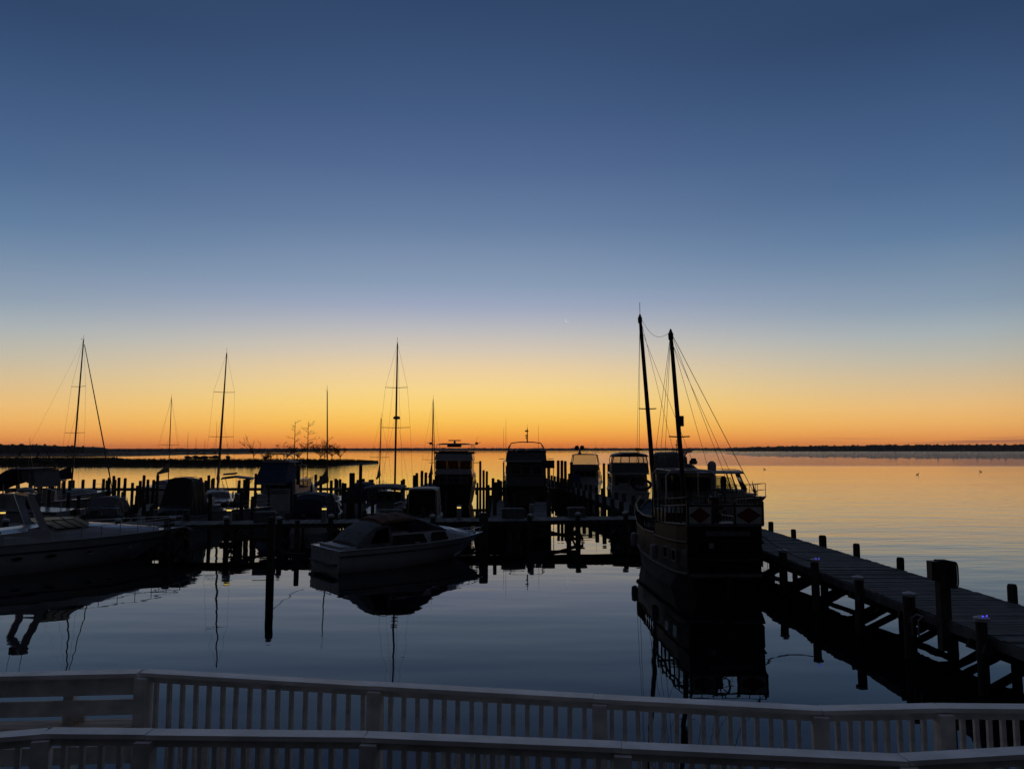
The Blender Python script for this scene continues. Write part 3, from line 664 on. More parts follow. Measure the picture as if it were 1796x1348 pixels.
def enclosed_bridge_yacht():
    D = 66; t, h = yacht('flybridge_cruiser', 'flybridge cruiser with arched canvas top and clear panes, left of the pirate ship masts', 'yacht', XX(1107, D), D+3.4, 86, 9.8, 3.5, 1.4, 1.9)
    hx = -4.9
    house(t, 'cabin', hx+1.0, hx+6.8, 1.55, 1.4, 2.9, .1, 1.2, 'white')
    end_windows(t, hx+1.05, 1.3, 1.95, 2.7, 2, -1)
    for sd in (1, -1): wall_windows(t, hx+2.0, hx+5.4, 1.52, 2.0, 2.6, 3, sd)
    roof(t, 'bridge_deck', hx+.2, hx+6.0, 1.78, 2.9, .1, 'white', .02)
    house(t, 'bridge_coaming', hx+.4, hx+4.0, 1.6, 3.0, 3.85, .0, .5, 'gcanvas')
    for y in (-1.5, -.72, .05, .8, 1.5): MB().bar((hx+.5,y,3.8),(hx+.6,y*.92,4.45),.07,.07).build('enclosure_post', 'dark', t)
    for x in (hx+3.2,):
        for y in (-1.45, 1.45): MB().bar((x,y,3.8),(x-.2,y*.92,4.45),.07,.07).build('enclosure_post', 'dark', t)
    MB().extrude([(hx+.5,1.48,3.82),(hx+.5,-1.48,3.82),(hx+.6,-1.36,4.45),(hx+.6,1.36,4.45)], (.012,0,0)).build('vinyl_curtain', 'glass', t)
    shell([(hx+.2,1.58,4.38,4.56,1.3),(hx+1.2,1.64,4.42,4.66,1.4),(hx+2.6,1.62,4.42,4.66,1.4),(hx+3.6,1.5,4.36,4.54,1.25)], .12).build('canvas_top', 'dark', t)
    MB().box((hx+1.2,-.75,5.02), (.5,.55,.2)).build('radar', 'dark', t); posts(t, [((hx+1.2,-.75,4.7),(hx+1.2,-.75,4.95))], .05)
    antenna(t, (hx+.8, .8, 4.7), .3); antenna(t, (hx+.8, -1.9, 3.4), 3.2)
    MB().tube([(hx+.3,1.75,3.2),(hx+.3,1.75,4.3),(hx+.35,1.55,4.42)], .03, 6).build('hoop', 'offw', t)
    deck_rail(h, t, .03, .985, 8, .6, 0, .016, 'deck_rail', True, 1)
    MB().box((hx-.2,.6,1.9), (.1,.9,.6)).build('dinghy_seat', 'offw', t)
    MB().tube([(hx-.25, .75*math.cos(a)-.9, 2.05+.4*math.sin(a)) for a in [2*math.pi*k/14 for k in range(15)]], .12, 8).build('life_ring', 'dark', t)
    return t
def pulpit_yacht():
    t, h = yacht('cruising_yacht', 'motor yacht with white dome and bow rail pointing right, behind the pirate ship', 'yacht', 12.9, 50.6, -9, 7.6, 3.3, 1.62, 1.98, rake=1.6, tw=.92, pinch=2.1)
    hx = -3.8
    house(t, 'saloon', hx+.4, hx+4.3, 1.45, 1.6, 3.45, .1, .0, 'offw')
    house(t, 'wheelhouse_side', hx+4.1, hx+6.3, 1.44, 1.6, 2.36, .0, .1, 'offw')
    for sd in (1, -1): posts(t, [((hx+5.55,sd*1.40,2.3),(hx+5.2,sd*1.34,3.5)), ((hx+6.2,sd*.95,2.3),(hx+5.75,sd*.9,3.5)), ((hx+6.22,sd*.3,2.3),(hx+5.78,sd*.3,3.5))], .05, 'dark', 'window_post')
    MB().box((hx+4.9,.35,2.6),(.35,.4,.9)).build('helm_seat', 'dark', t); MB().ball((hx+4.9,.35,3.1),(.16,.2,.18),8).build('headrest', 'dark', t)
    for sd in (1, -1):
        wall_windows(t, hx+.7, hx+4.0, 1.43, 2.35, 3.15, 3, sd, frame='dark')
        pane(t, [(hx+4.15,sd*1.43,2.35),(hx+5.5,sd*1.43,2.35),(hx+5.15,sd*1.40,3.2),(hx+4.15,sd*1.40,3.2)], (0,sd,0), 'glass', 'window', .02, 'dark')
    end_windows(t, hx+6.22, 1.1, 2.45, 3.2, 3, 1, 'glass', dx=-.42)
    roof(t, 'coach_roof', hx+.2, hx+6.0, 1.6, 3.45, .12, 'offw', .05)
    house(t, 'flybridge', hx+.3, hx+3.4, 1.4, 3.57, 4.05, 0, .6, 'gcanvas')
    shell([(hx+.1,1.1,4.05,4.5,.95),(hx+.6,1.2,4.05,4.75,1.0),(hx+1.8,1.2,4.05,4.78,1.0),(hx+2.5,1.1,4.05,4.45,.85)], .08).build('bridge_cover', 'gcanvas', t)
    posts(t, [((hx+1.9,sd*1.2,4.0),(hx+2.5,sd*1.05,4.85)) for sd in (1,-1)], .06, 'offw', 'arch_leg')
    MB().box((hx+2.6,0,4.86),(.4,2.3,.1)).build('radar_arch', 'offw', t)
    radar_bar(t, (hx+2.3,.3,4.72), .75, 'x')
    m = MB().tube([(hx+1.9,0,4.7),(hx+1.9,0,5.65)], [.045,.02], 6).build('signal_mast', 'dark', t); MB().box((hx+1.9,0,5.3),(.2,.06,.05)).build('light_bracket', 'dark', m)
    MB().ball((hx+2.9,-.9,4.35), (.2,.15,.12), 8).build('search_light', 'dark', t)
    MB().ball((hx+3.0,.6,4.15), (.3,.3,.2), 8).build('bridge_seat', 'dark', t)
    MB().lathe([(.22,0),(.28,.06),(.28,.42),(.22,.58),(.1,.66),(.01,.68)], 14, (hx+4.1,-.5,3.58)).build('satellite_dome', 'offw', t)
    antenna(t, (hx+.3,1.2,4.3), 1.1, (.0,.1)); antenna(t, (hx+.2,-1.2,4.6), .6)
    rr = MB().tube([(hx+4.6,1.2,3.7),(hx+5.8,1.1,3.68),(hx+5.8,-1.1,3.68),(hx+4.6,-1.2,3.7)], .016, 6).build('roof_rail', 'metal', t)
    for y in (1.1,-1.1): MB().tube([(hx+5.8,y,3.5),(hx+5.8,y,3.68)], .014, 5).build('stanchion', 'metal', rr)
    deck_rail(h, t, .55, .99, 7, .78, .0, .02, 'bow_rail', True, 1)
    house(t, 'trunk_cabin', hx+5.9, hx+7.0, .85, 1.8, 2.15, 0, .25, 'offw')
    MB().lathe([(.09,0),(.09,.1),(.06,.15),(.1,.3)], 10, (hx+6.9,0,2.0)).build('windlass', 'offw', t)
    cleats(h, t, (.2,.8))
    return t
def blue_bridge_cruiser():
    D = 64; t, h = yacht('flybridge_cruiser', 'flybridge cruiser with slanted blue canvas front and open hoop top, in front of the marsh', 'yacht', XX(500, D), D+3.2, 84, 9, 3.3, 1.35, 1.8)
    hx = -4.5
    house(t, 'cabin', hx+1.2, hx+6.0, 1.45, 1.35, 2.5, .1, 1.1, 'white')
    end_windows(t, hx+1.25, 1.2, 1.75, 2.3, 2, -1)
    for sd in (1, -1): wall_windows(t, hx+2.0, hx+4.8, 1.42, 1.75, 2.3, 3, sd)
    rg = [[(hx+.1,1.7,2.2),(hx+.1,-1.05,2.2),(hx+.5,-1.05,3.95),(hx+.5,1.18,3.95)], [(hx+2.6,1.6,2.2),(hx+2.6,-1.05,2.2),(hx+2.4,-.95,3.95),(hx+2.4,1.1,3.95)]]
    MB().loft([[Vector(p) for p in r] for r in rg]).build('blue_enclosure', 'blue', t)
    MB().box((hx+.12,.3,2.16),(.1,2.6,.1)).build('trim', 'offw', t)
    for z in (3.5, 3.0): MB().box((hx+.17+(z-2.2)*.228-.02,.15,z),(.03,2.3+.25*(3.9-z),.03)).build('zip_seam', 'navy', t)
    shell([(hx+.4,1.25,3.93,4.08,1.1),(hx+2.4,1.25,3.93,4.08,1.1)], .05).build('bridge_coaming', 'offw', t)
    for x in (hx+.7, hx+2.2):
        hp = MB().tube([(x,1.25,3.9),(x-.05,1.12,4.45),(x-.05,.8,4.6),(x-.05,-.8,4.6),(x-.05,-1.3,4.45),(x,-1.6,3.7)], .035, 6).build('hoop', 'rail', t)
    for y in (.55, 0, -.6): posts(t, [((hx+.7,y,4.02),(hx+.65,y,4.6))], .035, 'dark')
    roof(t, 'bimini', hx+.4, hx+2.6, 1.25, 4.57, .03, 'dark', .06)
    MB().box((hx+1.0,-2.05,3.72),(.5,.7,.06)).build('spreader_light', 'offw', t)
    MB().box((hx+1.0,-1.75,2.9),(.14,.28,1.6)).build('tower_leg', 'dark', t); MB().box((hx+1.0,-2.15,2.9),(.05,.05,1.6)).build('tower_leg', 'offw', t)
    deck_rail(h, t, .4, .985, 6, .6, 0, .016)
    MB().box((hx+.0,-.7,1.75),(.3,1.9,.1)).build('aft_shelf', 'offw', t)
    return t

# ================================================================== small boats tied between the docks
def covered_boat(label, px, D, heading, L, B, top_y, cover, cat='motorboat', name='covered_boat', hull='white', motor=True, group=None, flat=False):
    t = thing(name, label, cat, (XX(px, D), D, 0), R(heading), group)
    h = Hull(L, B, .85, 1.15, .4, 1.0, .9, 2.1, .84); h.mesh(12).build('hull', hull, t); h.strip(.92, .03).build('rub_rail', 'dark', t)
    z = ZZ(top_y, D); x0 = -L/2
    if flat:
        roof(t, 'hardtop', x0+.6, x0+L*.5, B*.44, z-.16, .08, 'offw', .03)
        posts(t, [((x0+a, sd*B*.42, .9), (x0+a+.05, sd*B*.40, z-.12)) for a in (.8, L*.45) for sd in (1,-1)], .03, 'metal')
        house(t, 'cabin', x0+L*.3, x0+L*.75, B*.40, .9, z-.3, .0, .7, 'offw')
        end_windows(t, x0+L*.3-.005, B*.34, 1.35, z-.5, 2, -1)
        MB().extrude([(x0+.62,B*.40,1.0),(x0+.62,-B*.40,1.0),(x0+.65,-B*.38,z-.15),(x0+.65,B*.38,z-.15)], (.01,0,0)).build('canvas_curtain', cover, t)
    else:
        shell([(x0+.1,B*.40,.85,1.25,B*.30),(x0+.5,B*.41,.85,z-.30,B*.31),(x0+1.2,B*.42,.85,z-.04,B*.33),(x0+L*.32,B*.42,.9,z-.12,B*.30),(x0+L*.45,B*.41,.9,z,B*.31),(x0+L*.6,B*.42,.95,1.6,B*.3),(x0+L*.8,B*.28,1.02,1.25,B*.15)], .07).build('boat_cover', cover, t)
        bw = MB()
        for f in (.18, .3, .42): bw.tube([(x0+L*f,B*.43,.9),(x0+L*f,B*.335,z-.06),(x0+L*f,B*.15,z+.07),(x0+L*f,-B*.15,z+.07),(x0+L*f,-B*.335,z-.06),(x0+L*f,-B*.43,.9)], .02, 5)
        bw.build('cover_bow', 'metal', t)
    antenna(t, (x0+L*.5, B*.38, .95), 1.9, (-.2,.1)); antenna(t, (x0+.3, -B*.40, .9), 1.1, (-.25,-.1), 'dark')
    for f in (.25, .55): fender(t, h.point(f, -1, .35, .12), .09, .42)
    deck_rail(h, t, .6, .98, 5, .4, 0, .02, mids=0)
    cleats(h, t, (.08, .85))
    if motor: outboard(t, (x0-.25, 0, .45))
    return t
def bimini_boat():
    D = 51; t = thing('deck_boat', 'open deck boat with small bimini, left of the blue-canvas flybridge cruiser', 'motorboat', (XX(402, D), D+.6, 0), R(14))
    h = Hull(5.6, 2.3, .95, 1.15, .4, .9, .9, 2.1, .84); h.mesh(12).build('hull', 'white', t); h.strip(.97, .05).build('rub_rail', 'offw', t)
    shell([(-.5,1.0,3.02,3.10,.9),(.4,1.05,3.12,3.2,.95),(1.5,1.0,3.0,3.06,.85)], .05).build('bimini', 'dark', t)
    posts(t, [((a, sd*1.0, 1.0), (b, sd*.96, 3.05)) for a, b in ((.1,-.45),(.1,1.4),(.6,.5)) for sd in (1,-1)], .02)
    shell([(-.4,.95,3.3,3.36,.85),(.35,.95,3.34,3.42,.85)], .03).build('sun_shade', 'navy', t)
    c = MB().extrude([(.2,-.4,1.1),(.8,-.4,1.1),(.8,-.4,1.9),(.35,-.4,2.1)], (0,.8,0)).build('helm_console', 'offw', t)
    MB().tube([Vector((.18, .24*math.cos(a), 1.95+.24*math.sin(a))) for a in [2*math.pi*k/14 for k in range(15)]], .025, 6).build('steering_wheel', 'dark', c)
    MB().tube([Vector((1.75+.02*math.sin(a), -.75+.20*math.cos(a), 1.85+.24*math.sin(a))) for a in [2*math.pi*k/14 for k in range(15)]], .05, 6).build('life_ring', 'dark', t)
    MB().box((1.75,-.75,1.4),(.06,.06,.6)).build('ring_post', 'dark', t)
    MB().box((-.8,0,1.15),(.6,1.8,.35)).build('bench', 'offw', t); MB().box((-1.15,0,1.5),(.15,1.8,.5)).build('backrest', 'offw', t)
    for k in range(3): MB().ball((-.3+.5*k,-.4,1.35),(.25,.3,.25),8).build('bag', 'dark', t)
    deck_rail(h, t, .6, .98, 4, .5, 0, .016)
    outboard(t, (-3.0, 0, .45))
    return t
def sport_boat():
    D = 50; t = thing('sport_fisher', 'sport boat under a sloping navy canvas with a tall tower, behind the white express cruiser', 'motorboat', (XX(36, D), D, 0), R(172))
    h = Hull(8, 2.9, 1.1, 1.5, .5, 1.3, .9, 2.2, .84); h.mesh(14).build('hull', 'white', t); h.strip(.9, .035).build('rub_rail', 'dark', t)
    shell([(-.5,1.15,3.2,3.62,1.05),(-.1,1.2,2.95,3.7,1.1),(1.3,1.2,2.55,2.95,1.0),(1.9,1.15,2.3,2.45,.9)], .07).build('canvas_enclosure', 'navy', t)
    posts(t, [((x0, sd*1.22, 1.1), (x0, sd*1.2, 2.8)) for x0 in (-2.3,-1.2,-.1,1.0) for sd in (1,-1)], .04)
    house(t, 'cabin', -.6, 2.6, 1.15, 1.2, 2.1, 0, .8, 'offw'); MB().box((-1.6,.4,1.7),(.6,.6,1.0)).build('helm_seat', 'dark', t)
    roof(t, 'hardtop', -2.2, -.3, 1.2, 3.72, .06, 'gcanvas', .05)
    MB().loft([[Vector(p) for p in ((-2.3,-1.1,2.6),(-2.3,1.1,2.6),(-2.1,1.1,3.7),(-2.1,-1.1,3.7))], [Vector(p) for p in ((-1.3,-1.1,3.1),(-1.3,1.1,3.1),(-1.2,1.1,3.7),(-1.2,-1.1,3.7))]]).build('pale_cover', 'gcanvas', t)
    tw = MB()
    for sd in (1,-1):
        tw.tube([(-1.9,sd*1.0,3.9),(-1.4,sd*.7,4.9)], .035, 6).tube([(-.3,sd*1.0,3.9),(-.9,sd*.7,4.9)], .035, 6)
    tw.tube([(-1.4,.7,4.9),(-.9,.7,4.9),(-.9,-.7,4.9),(-1.4,-.7,4.9),(-1.4,.7,4.9)], .03, 6)
    to = tw.build('tower', 'dark', t); antenna(to, (-1.2,.5,4.9), .9)
    deck_rail(h, t, .5, .98, 6, .6, 0, .016); outboard(t, (-4.2,.0,.5))
    return t
def console_boat():
    D = 60; t = thing('console_boat', 'low centre-console boat with a narrow T-top, left of the navy sail cover', 'motorboat', (XX(92, D), D, 0), R(20))
    h = Hull(6, 2.3, .9, 1.15, .4, .9, .9, 2.1, .84); h.mesh(12).build('hull', 'white', t); h.strip(.9, .03).build('rub_rail', 'dark', t)
    roof(t, 'tee_top', -1.3, 1.1, .9, 2.55, .05, 'dark', .05)
    posts(t, [((a,sd*.5,1.0),(a*1.2,sd*.6,2.56)) for a in (-.5,.5) for sd in (1,-1)], .03)
    MB().extrude([(-.4,-.4,.95),(.5,-.4,.95),(.5,-.4,1.75),(-.2,-.4,2.0)], (0,.8,0)).build('helm_console', 'offw', t)
    MB().box((-1.1,0,1.35),(.5,1.0,.75)).build('leaning_post', 'offw', t)
    for y in (-.6,.6): MB().tube([(-.9,y,2.6),(-1.2,y,3.3)], .014, 5).build('rod', 'dark', t)
    MB().ball((.2,0,2.72),(.35,.35,.1),10).build('radar_dome', 'dark', t)
    outboard(t, (-3.2,.3,.5)); deck_rail(h, t, .6, .98, 4, .4, 0, .016)
    return t
# ================================================================== piers and docks
def pile_mesh(m, p, z1, r=.14, z0=-1.6, n=9, lean=(0,0), chamfer=True):
    rings = []; zs = [z0, 0, z1-.06, z1] if chamfer else [z0, 0, z1]
    for i, z in enumerate(zs):
        f = (z-z0)/(z1-z0); rr = r*(1.06-.1*f)*(.82 if chamfer and i == 3 else 1)
        rings.append([Vector((p[0]+lean[0]*f+rr*math.cos(2*math.pi*k/n), p[1]+lean[1]*f+rr*math.sin(2*math.pi*k/n), z)) for k in range(n)])
    return m.loft(rings, True)
def planks(x0, x1, y0, y1, z, w=.145, gap=.012, th=.05, r2=random.Random(5)):
    m = MB(); x = x0
    while x < x1-.02:
        e = r2.uniform(-.03, .03); dz = r2.uniform(-.011, .008)
        m.box((x+w/2, (y0+y1)/2+e, z-th/2+dz), (w, y1-y0, th)); x += w+gap
    return m
def dock(name, label, p0, p1, width, z, near, far, top, cap=False, brace=True, cat='pier', lights=(), wall=False, r=.14, fartop=None, group=None):
    """a timber dock: local x from p0 to p1, y 0 (near edge) .. width; near / far list the piling positions along x"""
    p0, p1 = Vector(p0), Vector(p1); L = (p1-p0).length
    t = thing(name, label, cat, (p0.x, p0.y, 0), math.atan2(p1.y-p0.y, p1.x-p0.x), group)
    planks(0, L, 0, width, z).build('decking', 'deck', t)
    for y in (.07, width-.07): MB().box((L/2, y, z-.14), (L, .09, .17)).build('edge_beam', 'beam', t)
    MB().box((L/2, width/2, z-.14), (L, .09, .16)).build('joist', 'beam', t)
    for i, x in enumerate(near):
        pl = pile_mesh(MB(), (x, -.10), top + .05*math.sin(i*2.3), r, lean=(.04*math.sin(i*1.7), .03*math.cos(i*2.9))).build('piling', 'pile', t)
        if cap:
            MB().lathe([(r*1.15,-.10),(r*1.15,0),(.02,.07)], 12, (x, -.10, top+.05*math.sin(i*2.3)+.005)).build('cap', 'cap', pl)
            if i in lights:
                for dy in (-.07, .05): MB().ball((x+.05+dy*.3, -.18+dy*.2, top+.05*math.sin(i*2.3)+.055), .028, 8).build('cap_light', 'led', pl)
    for i, x in enumerate(far):
        pile_mesh(MB(), (x, width+.10), (fartop or top) + .04*math.sin(i*3.1), r, lean=(.03*math.sin(i*2.7), 0)).build('piling', 'pile', t)
    for i, (a, b) in enumerate(zip(near, far)):
        if brace:
            for dx in (-r-.05, r+.05):
                MB().bar((a+dx, -.1, z-.22), (b+dx, width+.1, .12), .06, .17).build('brace', 'beam', t)
            MB().bar((a+r+.12, -.1, .15), (b+r+.12, width+.1, z-.25), .06, .17).build('brace', 'beam', t)
        MB().bar((a, -.1, z-.31), (b, width+.1, z-.31), .2, .17).build('cap_beam', 'beam', t)
    return t

def near_pier():
    # axis along Y, drifting left with distance; local x runs from the camera outwards, so local y points left: far edge is y = 0
    a = math.atan2(1, -.021); Y0, Y1 = 5.0, 44.6
    p0 = (12.95-.021*Y0, Y0); p1 = (12.95-.021*Y1, Y1)
    width = 2.76
    nearY = [8.0, 10.7, 13.4, 16.1, 18.85, 21.45, 24.25, 26.95, 29.7, 32.4, 35.2, 38.0, 40.8, 43.6]
    farY = [8.6, 11.3, 14.0, 16.85, 19.6, 22.2, 25.05, 27.95, 30.75, 33.7, 36.7, 39.4, 41.6, 43.9]
    t = thing('timber_pier', 'long timber pier with capped round pilings running away on the right', 'pier', (p0[0], p0[1], 0), a)
    L = Y1-Y0; z = 1.18
    planks(0, L, 0, width, z).build('decking', 'deck', t)
    MB().box((L/2, width-.05, z-.11), (L, .09, .12)).build('edge_beam', 'beam', t)
    MB().box((L/2, width+.02, z-.13), (L, .05, .20)).build('fascia_board', 'deck', t)
    for y in (.35, 1.1, 1.85): MB().box((L/2, y, z-.09), (L, .09, .08)).build('joist', 'beam', t)
    for i, (yn, yf) in enumerate(zip(nearY, farY)):
        xn, xf = yn-Y0, yf-Y0; tn = 1.52+.04*math.sin(i*2.3); tf = 1.56+.05*math.sin(i*1.9)
        pl = pile_mesh(MB(), (xn, width+.16), tn, .13+.018*math.sin(i*3.7), lean=(.03*math.sin(i*1.3), .03*math.sin(i*2.2)), n=12).build('piling', 'pile', t)
        MB().lathe([(.15,-.07),(.155,0),(.02,.045)], 14, (xn+.03*math.sin(i*1.3), width+.16, tn+.004)).build('cap', 'cap', pl)
        if i in (3, 6, 9):
            for dx, dy in ((-.06,.03),(-.02,-.08)): MB().ball((xn+dx-.06, width+.16+dy, tn+.05), .017, 8).build('cap_light', 'led', pl)
        pile_mesh(MB(), (xf, -.14), tf, .13+.02*math.sin(i*4.1), lean=(.05*math.sin(i*2.9), .05*math.sin(i*1.7)), n=12).build('piling', 'pile', t)
        for dx in (-.26, .26): MB().bar((xn+dx, width+.3, .98), (xf+dx, -.2, -.25), .06, .19).build('brace', 'beam', t)
        if i % 2: MB().bar((xn+.33, width+.2, -.2), (xf+.33, -.2, .95), .06, .17).build('brace', 'beam', t)
        MB().bar((xn+.0, width+.12, 1.04), (xf+.0, -.12, 1.04), .2, .16).build('cap_beam', 'beam', t)
    lx = 18.5-Y0
    MB().tube([(lx,width+.3,.62),(lx,width+.3,1.02),(lx,width+.18,1.1),(lx-.28,width+.18,1.1),(lx-.28,width+.3,1.02),(lx-.28,width+.3,.62)], .02, 6).build('ladder_handle', 'offw', t)
    return t
def power_post():
    Y = 17.55; X = 10.17-.021*Y-.02
    t = thing('shore_power_post', 'square wooden power post with a meter box and a coiled hose on the right pier', 'power post', (X, Y, 0), R(1))
    MB().box((0,0,1.5),(.24,.2,2.0)).build('post', 'beam', t)
    b = MB().box((-.20,-.02,2.27),(.20,.22,.42)).build('meter_box', 'dark', t); MB().box((-.20,-.15,2.27),(.15,.03,.3)).build('door', 'dark', b)
    MB().box((.18,-.02,2.18),(.12,.24,.52)).build('hose_holder', 'bwood', t)
    m = MB()
    for k in range(4): m.tube([(.15+.115*math.copysign(abs(math.cos(a))**.5, math.cos(a))+.01*k, -.02-.05*(k-1), 2.18+.29*math.copysign(abs(math.sin(a))**.5, math.sin(a))) for a in [2*math.pi*q/24 for q in range(25)]], .016, 6)
    m.build('hose_coil', 'tan', t)
    return t
def pedestal(label, px, D, lit=True):
    t = thing('dock_pedestal', label, 'dock light', (XX(px, D), D, 1.18), 0, 'power pedestals along the cross dock')
    MB().loft([[Vector((a*w, b*w*.8, z)) for a, b in ((-1,-1),(1,-1),(1,1),(-1,1))] for z, w in ((0,.13),(.62,.115))]).build('body', 'offw', t)
    MB().loft([[Vector((a*w, b*w*.8, z)) for a, b in ((-1,-1),(1,-1),(1,1),(-1,1))] for z, w in ((.62,.10),(.70,.10))]).build('lens', 'lampy' if lit else 'cap', t)
    MB().loft([[Vector((a*w, b*w*.8, z)) for a, b in ((-1,-1),(1,-1),(1,1),(-1,1))] for z, w in ((.70,.14),(.76,.13),(.80,.05))]).build('lid', 'offw', t)
    return t
PILE_LIB = []
def mooring_piling(px, top_y, D, label, r=.14, group='mooring pilings between the docks', lean=None):
    z = ZZ(top_y, D); t = bpy.data.objects
    if lean is None: lean = (rnd.uniform(-.06,.06), rnd.uniform(-.06,.06))
    o = pile_mesh(MB(), (0,0), z, r, n=9, lean=lean).build('mooring_piling', 'pile')
    o.location = (XX(px, D), D, 0); o.rotation_euler.z = rnd.uniform(0, 6)
    return tag(o, label, 'piling', group)
def rope(label, a, b, sag, r=.014, name='mooring_line'):
    a, b = Vector(a), Vector(b)
    o = MB().tube([a.lerp(b, k/10)-Vector((0,0,sag*4*(k/10)*(1-k/10))) for k in range(11)], r, 5).build(name, 'rope')
    return tag(o, label, 'rope', 'mooring lines')

# ================================================================== shore, marsh, trees
def tree_line(name, label, pts, hmin, hmax, step, depth, seed):
    """a far wood read as one mass: many ragged crowns along a line of points, several rows deep"""
    r2 = random.Random(seed); m = MB(); step *= .55
    for (a, b) in zip(pts[:-1], pts[1:]):
        a2, b2 = Vector(a), Vector(b); n = max(1, int((b2-a2).length/step))
        for k in range(n):
            f = (k+r2.random())/n
            p = a2.lerp(b2, f); q = Vector((p.x, p.y+r2.random()*depth, 0)); h = p.z*r2.uniform(hmin, hmax)
            w = step*r2.uniform(1.2, 2.4)
            N = 6; rings = []
            for z, ww in ((-1, .8), (.25*h, 1.0), (.65*h, .9), (.9*h, .5), (h, .12)):
                rings.append([Vector((q.x+w*ww*r2.uniform(.75,1.2)*math.cos(2*math.pi*i/N), q.y+w*ww*r2.uniform(.75,1.2)*math.sin(2*math.pi*i/N), z+r2.uniform(-.04,.04)*h)) for i in range(N)])
            m.loft(rings)
    # the closed mass of the wood under the ragged crowns
    fr = [Vector((p[0], p[1]+depth*.3, 0)) for p in pts]
    m.loft([[Vector((p.x*1.0, p.y, -1)), Vector((p.x, p.y, q[2]*.86)), Vector((p.x, p.y+depth*.6, q[2]*.86)), Vector((p.x, p.y+depth*.6, -1))] for p, q in zip(fr, pts)])
    o = m.build(name, 'leaf'); return tag(o, label, 'wood', None, 'stuff')
def land(name, outline, h, m='earth', kindname=None):
    """low land: outline on the water, rising to h inside"""
    o = MB(); c = Vector((sum(p[0] for p in outline)/len(outline), sum(p[1] for p in outline)/len(outline), 0))
    base = [Vector((p[0], p[1], -.3)) for p in outline]; top = [Vector((p[0], p[1], 0)).lerp(c, .012)+Vector((0,0,h)) for p in outline]
    o.loft([base, top]); return structure(o.build(name, M[m]))
def bare_tree(px, D, base_y, top_y, label, seed, spread=.5, kind='tall', leaves=0, lean=0):
    r2 = random.Random(seed); x = XX(px, D); H = ZZ(top_y, D)-.5
    t = thing('bare_tree' if not leaves else 'marsh_shrub', label, 'tree' if not leaves else 'shrub', (x, D, .4), 0, 'bare trees on the marsh')
    tr = MB(); br = MB(); tips = []
    def limb(p, d, L, r, depth, mesh):
        q = p; pts = [p]
        for k in range(3):
            d = (d + Vector((r2.uniform(-.18,.18), r2.uniform(-.18,.18), r2.uniform(-.02,.10)))).normalized(); q = q + d*L/3; pts.append(q)
        mesh.tube(pts, [r, r*.85, r*.7, r*.5], 5); tips.append(q)
        if depth > 0:
            for k in range(r2.randint(2, 4)):
                s = pts[r2.randint(1, 3)]; a = r2.uniform(0, 2*math.pi)
                nd = (d*.6 + Vector((math.cos(a)*.8, math.sin(a)*.4, r2.uniform(-.1,.6)))).normalized()
                limb(s, nd, L*r2.uniform(.4,.65), r*.55, depth-1, br)
    if kind == 'tall':
        tr.tube([(0,0,-.5),(lean*.3,0,H*.5),(lean,0,H)], [.20,.15,.08], 6)
        for k in range(9):
            z = H*r2.uniform(.35, .98); a = r2.choice((0, math.pi))+r2.uniform(-.9,.9); L = H*spread*r2.uniform(.12,.34)*(1.15-z/H*.5)
            limb(Vector((lean*z/H,0,z)), Vector((math.cos(a), math.sin(a)*.6, r2.uniform(.0,.7))).normalized(), L, .085, 1, br)
    else:
        tr.tube([(0,0,-.5),(lean*.3,0,H*.22),(lean*.5,0,H*.38)], [.17,.14,.12], 6)
        for k in range(6 if kind == 'fork' else 9):
            a = r2.choice((0, math.pi))+r2.uniform(-.8,.8)
            limb(Vector((lean*.4,0,H*r2.uniform(.15,.38))), Vector((math.cos(a)*spread*1.6, math.sin(a)*.5, r2.uniform(.7,1.3))).normalized(), H*r2.uniform(.35,.55), .12, 2, br)
    tr.build('trunk', 'bark', t); br.build('crown', 'bark', t)
    if leaves:
        lf = MB()
        for k in range(leaves):
            p = r2.choice(tips) + Vector((r2.gauss(0,.22), r2.gauss(0,.25), r2.gauss(0,.2))); s = r2.uniform(.14,.34)
            a = [Vector((r2.gauss(0,1), r2.gauss(0,1), r2.gauss(0,1))).normalized()*s for _ in range(3)]
            lf.add([p+a[0], p+a[1], p+a[2]], [(0,1,2)])
        lf.build('foliage', 'leaf', t)
    return t
M['earth'] = mat('dark marsh earth', (.03,.026,.02), .95, .4, .4)
